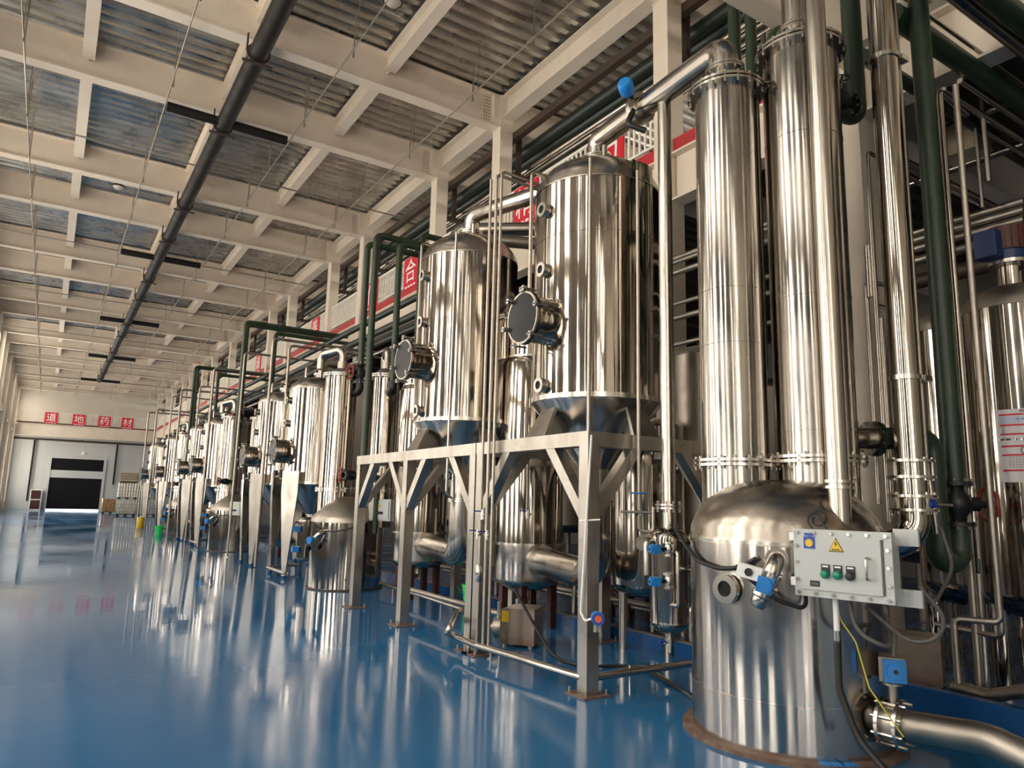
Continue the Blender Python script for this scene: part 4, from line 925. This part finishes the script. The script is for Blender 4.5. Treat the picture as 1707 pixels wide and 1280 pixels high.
# ================================================================== SECOND UNIT AND THE ROW BEYOND
def middle_unit(lab):
    t = thing('boiling_vessel', lab, 'vessel', group='boiling vessels')
    r = .66
    MB().lathe(shell_prof(r, .02, 1.18, (1.02,)), n=56).build('shell', 'steel', t)
    MB().lathe([(r+.006, 1.17), (r+.006, 1.21), (r*.97, 1.28), (r*.6, 1.50), (r*.3, 1.62), (0, 1.64)], n=56).build('dome', 'steel_dull', t)
    MB().ring((0, 0, .012), (0, 0, 1), r+.03, r-.04, .024, 56).build('base_flange', 'brown_steel', t)
    c1, c2 = (-.17, .35), (.42, -.45)
    for (cx, cy), rr, z1 in ((c1, .31, 3.95), (c2, .25, 3.9)):
        MB().lathe(shell_prof(rr, 1.1, z1, (2.85,)), (cx, cy, 0), n=44).build('column_shell', 'steel', t)
        big_flange(t, 1.76, rr, 14, c=(cx, cy)); big_flange(t, z1, rr, 14, c=(cx, cy), name='top_flange')
        MB().lathe([(rr, z1+.02), (rr*.6, z1+.12), (.1, z1+.15), (.1, z1+.28), (0, z1+.28)], (cx, cy, 0), n=36).build('cap', 'steel_dull', t)
    o = MB().tube([(-.17, .35, 4.1), (-.17, .35, 4.5), (-.42, .95, 4.45), (-.42, .95, 4.15)], .075, .14, 16).build('overhead_elbow', 'steel_pipe', t)
    MB().tube([(.42, -.45, 4.1), (.42, -.45, 4.45), (.62, .2, 4.45), (.62, .2, 4.1)], .06, .12, 12).build('top_loop', 'steel_pipe', t)
    dd = Vector((-.83, -.55, 0)).normalized(); p = dd*r+Vector((0, 0, 1.0)); q = Vector((-.45, .5, -.7)).normalized()
    o = MB().tube([p-dd*.04, p+dd*.12, p+dd*.12+q*.28], .045, .08, 14).build('sample_elbow', 'steel_pipe', t)
    MB().cyl(p+dd*.16+q*.18, p+dd*.25+q*.18, .06, 16).build('actuator', 'blue_plastic', o)
    MB().tube([p+dd*.1+q*.3, p+dd*.1+q*.34, p+dd*.02+q*.4], .05, .03, 12).build('end_cap', 'black_iron', o)
    pp = []
    for k in range(9):
        an = math.radians(185+10*k); pp.append(((r+.02)*math.cos(an), (r+.02)*math.sin(an), 1.12-.10*math.sin(PI*k/8)))
    MB().tube(pp, .012, .1, 8).build('hose', 'cable_black', t)
    # small pot beside it
    o = MB().lathe(dish_prof(.16, .45, .08)+[(.16, .45), (.16, 1.15)]+dome_prof(.16, 1.15, .08), (-.45, 1.05, 0), n=24).build('side_pot', 'steel', t)
    for z in (.62, 1.0): MB().obox((-.66, .98, z), (1, 0, 0), (0, 1, 0), (0, 0, 1), .12, .12, .10).build('actuator', 'blue_plastic', o)
    MB().tube([(-.60, .95, 1.1), (-.75, .8, 1.15), (-.8, .8, .85), (-.7, .85, .7)], .012, .06, 8).build('loop_hose', 'cable_black', o)
    return t
MU = middle_unit('second boiling vessel with paired columns beyond the tank frames'); MU.location = (4.79, 13.0, 0)
UN = [22.6, 31.2]
for k, y in enumerate(UN): dup(MU, (4.79, y, 0), '%s boiling vessel with paired columns along the row' % ORD[k+2])
def row_box(lab, loc, rz):
    t = thing('control_box', lab, 'control box', loc, rz, 'row control boxes')
    MB().box(-.25, .25, 0, .16, 0, .38).build('body', 'box_grey', t); o = MB().box(-.22, .22, -.02, 0, .03, .35).build('door', 'box_grey', t)
    MB().prism([(-.04, -.021, .24), (.04, -.021, .24), (0, -.021, .31)], (0, -.003, 0)).build('warning_triangle', 'yellow', o)
    for x in (-.07, 0, .07): MB().cyl((x, -.02, .14), (x, -.05, .14), .026, 14).build('switch', 'black_plastic', o)
    return t
rb = row_box('grey control box behind the second frame with three black switches', onX(632, 868, 5.05), math.radians(-65))
for k, y in enumerate(UN): dup(rb, (4.62, y-.85, 1.05), 'small grey control box beside the %s boiling vessel' % ORD[k+2])

# row tanks on tapered plate legs
R1 = hanging_tank('row tank', r=.66, zb=1.90, zt=3.90, man=2.55, pz=(3.65, 3.15, 2.05), cone=1.25, seams=(3.3,), dh=.32, neck=.14, name='row_tank', group='row tanks on tapered legs')
tapered_legs(R1, .66, 1.85)
MB().tube([(0, 0, 4.25), (0, 0, 4.55), (.9, .15, 4.55)], .085, .15, 14).build('overhead_elbow', 'steel_pipe', R1)
MB().tube([(-.45, -.35, 4.12), (-.45, -.35, 4.36), (.2, -.2, 4.36)], .03, .06, 10).build('vent_pipe', 'steel_pipe', R1)
MB().tube([(-.70, .22, 2.02), (-.78, .22, 2.02), (-.78, -.22, 2.02), (-.70, -.22, 2.02)], .022, .03, 8).build('gauge_tube', 'steel_dull', R1)
for y in (.22, -.22): MB().cyl((-.78, y, 2.0), (-.78, y, 2.16), .045, 12).build('gauge', 'black_iron', R1)
MB().tube([(0, 0, 1.25), (0, 0, .5), (.6, .6, .5)], .12, .2, 16).build('bottom_elbow', 'steel_pipe', R1)
RY = [15.35, 18.1, 25.4, 28.2, 34.4, 40.2]
R1.location = (4.85, RY[0], 0); R1['label'] = 'nearest row tank on tapered legs beyond the second vessel'
for k, y in enumerate(RY[1:]): dup(R1, (4.85, y, 0), '%s row tank on tapered legs counting from the near end' % ORD[k+1])
for k, y in enumerate((16.9, 19.9, 26.9, 30.0, 36.0, 38.0)):
    o = dup(H1, (5.75, y, 0), 'heater cylinder behind the %s row tank' % ORD[(0, 1, 2, 3, 4, 5)[k]])
for k, y in enumerate([14.0]+[u+1.1 for u in UN[:3]]):
    pipe('floor_pipe', 'steel floor pipe beside the %s boiling vessel' % ORD[k+1], [(4.1, y+.4, .13), (4.1, y+1.8, .13), (4.9, y+2.2, .13)], .035, 'steel_pipe', .1)
    pump('low steel pump beside the %s boiling vessel' % ORD[k+1], (5.0, y+.5, 0), math.radians(-90), .36, .3, .34, False)

# green risers of the second unit and of the row
def riser(lab, x, y, z0, zt, xr, r=.062, end=None):
    pts = [(x, y, z0), (x, y, zt), (xr, y, zt)]
    if end: pts = [end]+pts
    return pipe('green_pipe', lab, pts, r, 'green_paint', .12, n=14, group='green risers')
GX = 8.6
riser('leftmost dark green riser ending in a black valve at the second unit', 4.86, 13.02, 4.15, 6.62, GX)
riser('long dark green riser reaching the floor in front of second vessel', 4.70, 12.16, .02, 6.50, GX)
riser('dark green riser ending in a black elbow behind the second tank', 5.17, 12.14, 3.75, 6.43, GX)
riser('rightmost dark green riser beside the second tank', 5.68, 12.26, 1.6, 6.75, GX)
gate_valve('black valve with red wheel on the second unit column top', (4.86, 13.02, 4.0), (0, 0, 1), (-1, -.2, 0), .07, 'row valves')
pipe('black_elbow', 'black elbow joining the leftmost green riser to its column', [(4.86, 13.02, 3.84), (4.86, 13.02, 3.62), (4.78, 13.2, 3.62)], .08, 'black_iron', .10)
pipe('black_elbow', 'black elbow joining the third green riser to its column', [(5.17, 12.14, 3.76), (5.17, 12.14, 3.58), (5.2, 12.4, 3.58)], .085, 'black_iron', .10)
gate_valve('dark valve with side wheel low on the second unit', (4.45, 12.05, 2.0), (.9, .3, 0), (-1, .2, .0), .06, 'row valves')
pipe('green_pipe', 'short green branch from the dark valve beside the frame', [(4.6, 12.1, 2.0), (5.0, 12.2, 2.0), (5.0, 12.2, 1.0)], .05, 'green_paint', .08)
for k, y in enumerate(UN[:3]):
    riser('dark green riser in front of the %s vessel' % ORD[k+2], 4.50, y-.75, .02 if k else 1.9, 6.75-.1*k, GX)
    riser('dark green riser to the top of the %s vessel column' % ORD[k+2], 4.72, y+.05, 4.1, 6.85-.1*k, GX)
    riser('second dark green riser behind the %s vessel' % ORD[k+2], 5.35, y-.9, 3.7, 6.5-.1*k, GX)
    gate_valve('black valve on the green riser of the %s vessel' % ORD[k+2], (4.72, y+.05, 4.0), (0, 0, 1), (-1, 0, 0), .07, 'row valves')
    gate_valve('dark side valve low beside the %s vessel' % ORD[k+2], (4.3, y-.75, 2.0), (1, .2, 0), (-1, .1, 0), .06, 'row valves')
    pipe('black_elbow', 'black elbow at the %s vessel column top' % ORD[k+2], [(4.72, y+.05, 3.84), (4.72, y+.05, 3.62), (4.66, y+.25, 3.62)], .08, 'black_iron', .10)
# steel goalpost pipes over the row
for k, (x, y, zt, r) in enumerate(((4.2, 17.2, 5.35, .035), (4.3, 16.1, 5.0, .03), (4.2, 20.2, 5.5, .03), (4.1, 24.0, 5.6, .04), (4.2, 27.0, 5.4, .03), (4.1, 30.6, 5.7, .04), (4.2, 33.8, 5.8, .03), (4.1, 38.0, 5.6, .04), (4.1, 41.5, 5.8, .04))):
    pipe('goalpost_pipe', 'steel pipe rising over the row of tanks, %s from the near end' % ORD[k], [(x, y, .02), (x, y, zt), (7.4, y, zt)], r, 'steel_dull', .10, n=10, group='row service pipes')
for k, (z, mt, r) in enumerate(((5.75, 'dark_green', .09), (5.45, 'dark_green', .07), (5.2, 'steel_pipe', .05), (6.15, 'dark_green', .08))):
    pipe('header_pipe', ('dark header pipe over the rear of the row, %s from below' % ORD[(2, 1, 0, 3)[k]]), [(6.6, 13.5, z), (6.6, 43, z)], r, mt, n=12, group='row header pipes')

# far end: stacked crates, bucket, drum
def tote(lab, loc, mt, rz=0):
    t = thing('caged_tote', lab, 'tote', loc, rz, 'caged totes')
    MB().box(-.56, .56, -.46, .46, .16, 1.10).build('bottle', mt, t)
    m = MB()
    for k in range(8):
        for y in (-.5, .5): m.cyl((-.6+.171*k, y, .14), (-.6+.171*k, y, 1.15), .014, 5)
    for k in range(7):
        for x in (-.6, .6): m.cyl((x, -.5+.166*k, .14), (x, -.5+.166*k, 1.15), .014, 5)
    for z in (.3, .55, .8, 1.13):
        for y in (-.5, .5): m.cyl((-.6, y, z), (.6, y, z), .014, 5)
        for x in (-.6, .6): m.cyl((x, -.5, z), (x, .5, z), .014, 5)
    m.build('cage', 'steel_clamp', t)
    m = MB(); m.box(-.6, .6, -.5, .5, .10, .14)
    for x in (-.52, 0, .52): m.box(x-.07, x+.07, -.5, .5, 0, .10)
    m.build('pallet', 'black_plastic', t); return t
TA = tote('lower caged tote in the middle of the far stack', (4.95, 58.3, 0), 'tote_white')
dup(TA, (4.95, 58.3, 1.17), 'upper caged tote standing on the far stack')
TB = tote('bluish caged tote at the right of the far stack', (6.3, 58.4, 0), 'tote_blue')
dup(TB, (6.3, 58.4, 1.17), 'upper bluish caged tote by the tanks')
tote('single caged tote with amber contents left of the far stack', (4.45, 65.0, 0), 'tote_amber')
bucket('small green bucket at the foot of the distant tanks', onZ(264, 891, 0), 1.15)
t = thing('drum', 'small yellow drum at the far end of the tank row', 'drum', onZ(233, 880, 0))
MB().lathe([(0, 0), (.15, 0), (.16, .02), (.16, .46), (.13, .50), (0, .50)], n=20).build('body', 'yellow', t); MB().lathe([(.05, .50), (.05, .55), (0, .55)], n=12).build('cap', 'sign_white', t)

# ================================================================== RIGHT SIDE: big rear tanks
def rear_tank(lab, c, r, zb, zt, motor):
    t = thing('storage_tank', lab, 'tank', (c[0], c[1], .12), group='rear storage tanks')
    zb -= .12; zt -= .12
    MB().lathe(dish_prof(r, zb, .22) + shell_prof(r, zb, zt, (zb+.04, (zb+zt)/2+.05)), n=64).build('shell', 'steel', t)
    MB().lathe([(r+.006, zt-.01)]+dome_prof(r+.003, zt, .26), n=64).build('dome', 'steel_dull', t)
    for a in range(4):
        an = PI/4+a*PI/2; MB().cyl((r*.74*math.cos(an), r*.74*math.sin(an), 0), (r*.74*math.cos(an), r*.74*math.sin(an), zb), .075, 18).build('leg', 'steel', t)
    if motor:
        MB().cyl((-.12, -.02, zt+.1), (-.12, -.02, zt+.42), .10, 24).build('motor_neck', 'steel', t)
        MB().ring((-.12, -.02, zt+.43), (0, 0, 1), .17, .05, .03, 28).build('motor_flange', 'steel_clamp', t)
        m = MB(); m.cyl((-.12, -.02, zt+.44), (-.12, -.02, zt+.54), .15, 28); m.obox((-.33, .04, zt+.58), (1, 0, 0), (0, 1, 0), (0, 0, 1), .16, .18, .24); m.build('gearbox', 'motor_blue', t)
        o = MB().cyl((-.12, -.02, zt+.54), (-.12, -.02, zt+.76), .17, 28).build('motor', 'motor_red', t)
        m = MB()
        for k in range(20):
            an = 2*PI*k/20; m.obox((-.12+.178*math.cos(an), -.02+.178*math.sin(an), zt+.65), (math.cos(an), math.sin(an), 0), (-math.sin(an), math.cos(an), 0), (0, 0, 1), .02, .008, .2)
        m.build('fins', 'motor_red', o, kind='stuff')
        MB().cyl((.05, -.30, zt+.34), (.0, -.38, zt+.34), .085, 24).build('lens_lamp', 'gauge_face', t); MB().cyl((.05, -.28, zt+.1), (.05, -.28, zt+.3), .05, 14).build('lamp_neck', 'steel_clamp', t)
    else:
        e = Vector((-.45, -.25, .8)).normalized(); p = Vector((-.22, -.12, zt+.15))
        m = MB(); m.cyl(p, p+e*.14, .12, 24); m.cyl(p+e*.14, p+e*.16, .135, 24); o = m.build('hatch', 'steel_clamp', t)
        MB().tube([p+e*.16+Vector((-.1, 0, 0)), p+e*.28+Vector((.0, 0, 0)), p+e*.2+Vector((.12, -.05, 0))], .014, .03, 8).build('hatch_clamp', 'steel_clamp', o)
    return t
rear_tank('rear storage tank seen between the flanged riser and green riser', (7.6, 3.62), .36, .95, 3.42, False)
S2 = rear_tank('big rear storage tank with motor and notice sheet at right edge', (7.2, 2.80), .46, .95, 3.40, True)
# notice sheet, curved round the tank
def sheet(parent, a0, a1, z0, z1, r, mname, name, kind=None, n=12):
    P = []; F = []
    for i in range(n+1):
        an = math.radians(a0+(a1-a0)*i/n); P += [(r*math.cos(an), r*math.sin(an), z0), (r*math.cos(an), r*math.sin(an), z1)]
    F = [(2*i, 2*i+2, 2*i+3, 2*i+1) for i in range(n)]; return MB().add(P, F).build(name, mname, parent, kind)
t = thing('notice_sheet', 'white notice sheet with red bars stuck on the big rear tank', 'notice', (7.2, 2.80, .12))
A0, A1, z0, z1 = 174, 250, 1.75, 2.36; rr = .464; Hs = z1-z0
sheet(t, A0, A1, z0, z1, rr, 'poster', 'paper')
for f in (.955-.03, .78, .655, .49, .37, .16): sheet(t, A0+3, A1-2, z0+Hs*(f-.012), z0+Hs*(f+.012), rr+.001, 'red_sign', 'red_bar')
sheet(t, A0+3, A1-2, z0+Hs*.80, z0+Hs*.90, rr+.001, 'poster_blue', 'blue_band')
m = MB()
def blk(a, z, da, dz):
    an = math.radians(a); e = Vector((math.cos(an), math.sin(an), 0)); n_ = Vector((-e.y, e.x, 0)); m.obox(e*(rr+.0015)+Vector((0, 0, z)), e, n_, Vector((0, 0, 1)), .001, da, dz)
for k in range(7): blk(A0+24+5*k, z0+Hs*.97, .036, .024)
for k in range(8): blk(A0+20+4*k, z0+Hs*.86, .02, .012)
for row in range(6):
    for k in range(16): blk(A0+24+2.6*k, z0+Hs*(.62-.022*row), .016, .006)
for row in range(6):
    for k in range(20): blk(A0+10+2.9*k, z0+Hs*(.34-.026*row), .016, .006)
for k in range(6): blk(A0+5+1.6*k, z0+Hs*.60, .012, .005); blk(A0+6, z0+Hs*(.75-.02*k), .02, .005); blk(A0+26+3*k, z0+Hs*.72, .012, .008)
m.build('print', 'poster_text', t, kind='stuff')
for k in range(3):
    an = math.radians(A0+24+14*k); e = Vector((math.cos(an), math.sin(an), 0)); MB().ring(e*(rr+.002)+Vector((0, 0, z0+Hs*.43)), e, .036, .024, .002, 20).build('seal', 'poster_text', t)

# thin tall pipes in front of the rear tanks
def vp(lab, a, b, Xp, r, mt='steel_pipe', extra=None, top=None):
    p, q = onX(*a, Xp), onX(*b, Xp); p.y = q.y = (p.y+q.y)/2; pts = ([p+Vector(top)] if top else [])+[p, q]+([q+Vector(e) for e in extra] if extra else []); return pipe('thin_pipe', lab, pts, r, mt, .05, n=10)
vp('thin steel riser just right of the tall green pipe', (1570, 150), (1643, 1175), 6.35, .028, top=(.6, .05, 0))
vp('slender grey riser crossing the big rear tank to the floor', (1597, 140), (1660, 1010), 6.2, .026, 'steel_dull', [(.0, .0, -.12), (-.12, .28, -.12), (-.12, .28, -.60)])
vp('dull steel post below the green bend down to the plinth', (1610, 925), (1640, 1150), 6.35, .03, 'steel_dull')
vp('thin upright pipe behind the flanged riser', (1452, 250), (1475, 870), 6.1, .022, top=(1.6, .1, 0))
vp('second thin upright pipe behind the flanged riser', (1441, 470), (1468, 840), 6.1, .020, top=(.35, -.12, -.02))
vp('thin bent pipe ending beside the right tall column', (1446, 410), (1452, 495), 6.1, .03, 'steel_pipe')
vp('thin pipe with small valve behind the flanged riser', (1470, 530), (1488, 860), 6.3, .018)
pipe('outlet_pipe', 'horizontal steel pipe from the rear pump to the right edge', [onX(1590, 1145, 6.25), onX(1650, 1160, 6.2), onX(1720, 1150, 6.2)], .05, 'steel_dull', .1, n=14)
pipe('thin_pipe', 'thin grey pipe under the rear tanks', [onX(1560, 1040, 6.45), onX(1670, 1062, 6.3), onX(1665, 990, 6.3)], .024, 'steel_dull', .05, n=10)

# upper right pipe runs crossing towards the side bay
def xrun(lab, a, b, Y, r, mt, name='side_bay_pipe', group='side bay pipes'):
    p, q = onY(*a, Y), onY(*b, Y); z = (p.z+q.z)/2; p.z = q.z = z; q.x += 1.5; p.x -= .9 if a[1] < 10 else 0; return tag(MB().cyl(p, q, r, 16).build(name, mt), lab, 'pipe', group)
xrun('fat green pipe crossing high at the upper right', (1488, 25), (1707, 175), 3.1, .10, 'green_paint')
xrun('thin steel pipe riding on the fat green crossing pipe', (1510, 5), (1707, 135), 3.05, .022, 'steel_pipe')
xrun('polished pipe crossing the upper right corner', (1600, 5), (1707, 75), 2.7, .075, 'steel_pipe')
xrun('dark green pipe in the top right corner', (1665, 5), (1707, 35), 2.5, .10, 'green_paint')
xrun('dull green pipe running behind the risers to the side bay', (1400, 68), (1500, 135), 3.8, .075, 'dark_green')
xrun('lower dull green pipe behind the flanged riser', (1440, 90), (1550, 165), 3.6, .07, 'dark_green')
xrun('slender steel pipe crossing under the edge beam', (1600, 135), (1707, 205), 3.2, .03, 'steel_pipe')
xrun('second slender steel pipe crossing under the edge beam', (1572, 150), (1707, 235), 3.35, .03, 'steel_pipe')
xrun('third slender steel pipe crossing the dark side bay', (1640, 215), (1707, 260), 3.5, .028, 'steel_pipe')
xrun('low slender pipe pair crossing behind the tall green riser', (1500, 262), (1575, 305), 3.75, .025, 'steel_pipe')
xrun('low slender pipe below that pair behind the tall green riser', (1500, 275), (1640, 345), 3.75, .022, 'steel_pipe')
def yrun(lab, a, b, Xp, r, mt, name='side_bay_pipe', group='side bay pipes'):
    p, q = onX(*a, Xp), onX(*b, Xp); z = (p.z+q.z)/2; p.z = q.z = z; return tag(MB().cyl(p, q, r, 12).build(name, mt), lab, 'pipe', group)
yrun('grey pipe slanting across the dark side bay', (1500, 255), (1707, 150), 9.2, .05, 'steel_dull')
yrun('pale pipe below the hanging box in the side bay', (1480, 320), (1707, 240), 9.6, .05, 'steel_pipe')
yrun('first of the stacked long pipes above the rear tanks', (1500, 400), (1707, 330), 9.0, .045, 'steel_dull')
yrun('second of the stacked long pipes above the rear tanks', (1500, 412), (1707, 345), 9.0, .05, 'steel_dull')
yrun('third of the stacked long pipes above the rear tanks', (1500, 425), (1707, 362), 9.0, .05, 'steel_dull')
yrun('lowest of the stacked long pipes above the rear tanks', (1500, 445), (1707, 385), 9.0, .06, 'steel_dull')
yrun('dark beam crossing behind the rear tank tops', (1480, 470), (1707, 440), 11.0, .12, 'brown_steel')
xrun('slender pipe low over the rear tank tops', (1460, 505), (1540, 535), 3.9, .022, 'steel_pipe')
for k, (a, b, Xp) in enumerate((((1625, 120), (1656, 300), 8.3), ((1622, 190), (1640, 345), 8.6), ((1500, 170), (1518, 295), 7.3), ((1556, 300), (1566, 345), 8.0))):
    vp('short slender drop pipe in the side bay, %s of four' % ORD[k], a, b, Xp, .028 if k == 0 else .02, 'steel_dull')
t = thing('hanging_box', 'cream box hanging in the dark side bay', 'box', onX(1607, 240, 9.4))
MB().box(-.2, .2, -.22, .22, -.18, .18).build('body', 'cardboard', t); MB().box(-.205, .205, -.225, .225, .05, .065).build('seam', 'white_paint', t)
for k, (x, y) in enumerate(((10.2, 5.2), (11.2, 8.2), (9.8, 10.6), (10.6, 14.0), (9.6, 17.5))):
    t = thing('rear_tank', 'dim rear tank deep in the side bay, %s from the near end' % ORD[k], 'tank', (x, y, .12), group='deep rear tanks')
    MB().lathe(dish_prof(.8, 1.0, .2)+[(.8, 1.0), (.8, 3.6)]+dome_prof(.8, 3.6, .25), n=36).build('shell', 'steel_dull', t)
    for a in range(4): MB().cyl((.6*math.cos(PI/4+a*PI/2), .6*math.sin(PI/4+a*PI/2), 0), (.6*math.cos(PI/4+a*PI/2), .6*math.sin(PI/4+a*PI/2), .95), .06, 10).build('leg', 'steel_dull', t)
# small crossing pipes seen between the riser and the slim column, and pipes low behind the frames
for k, (z, X_) in enumerate(((4.9, 6.9), (4.75, 6.9), (4.35, 7.0), (4.15, 7.0), (3.75, 6.9), (5.05, 7.1))):
    tag(MB().cyl((X_, 4.7, z), (X_, 12.5, z), .03+.01*(k % 2), 10).build('wall_pipe', 'steel_dull'), 'long dull pipe behind the framed tanks, %s' % ('at mid height level', 'second at mid height', 'just under mid height', 'lower of the pair', 'lowest of the set', 'uppermost of the set')[k], 'pipe', 'pipes behind the tanks')
for k, (y, z) in enumerate(((5.2, .42), (5.5, .36), (5.8, .5), (6.6, .4), (7.3, .45), (9.3, .4))):
    pipe('manifold_pipe', 'low manifold pipe bending down behind the frame, %s from the catch pot' % ORD[k], [(6.9, y+.6, z+.12), (6.15, y+.6, z+.12), (6.15, y+.6, .14)], .035, 'steel_pipe', .08, n=10, group='low manifold pipes')
for k, (x, z) in enumerate(((6.35, .40), (6.5, .52), (6.6, .30))):
    tag(MB().cyl((x, 4.2, z), (x, 12.5, z), .04, 10).build('manifold_pipe', 'steel_dull'), 'long low pipe on the plinth behind the frames, %s from the kerb' % ORD[k], 'pipe', 'low manifold pipes')
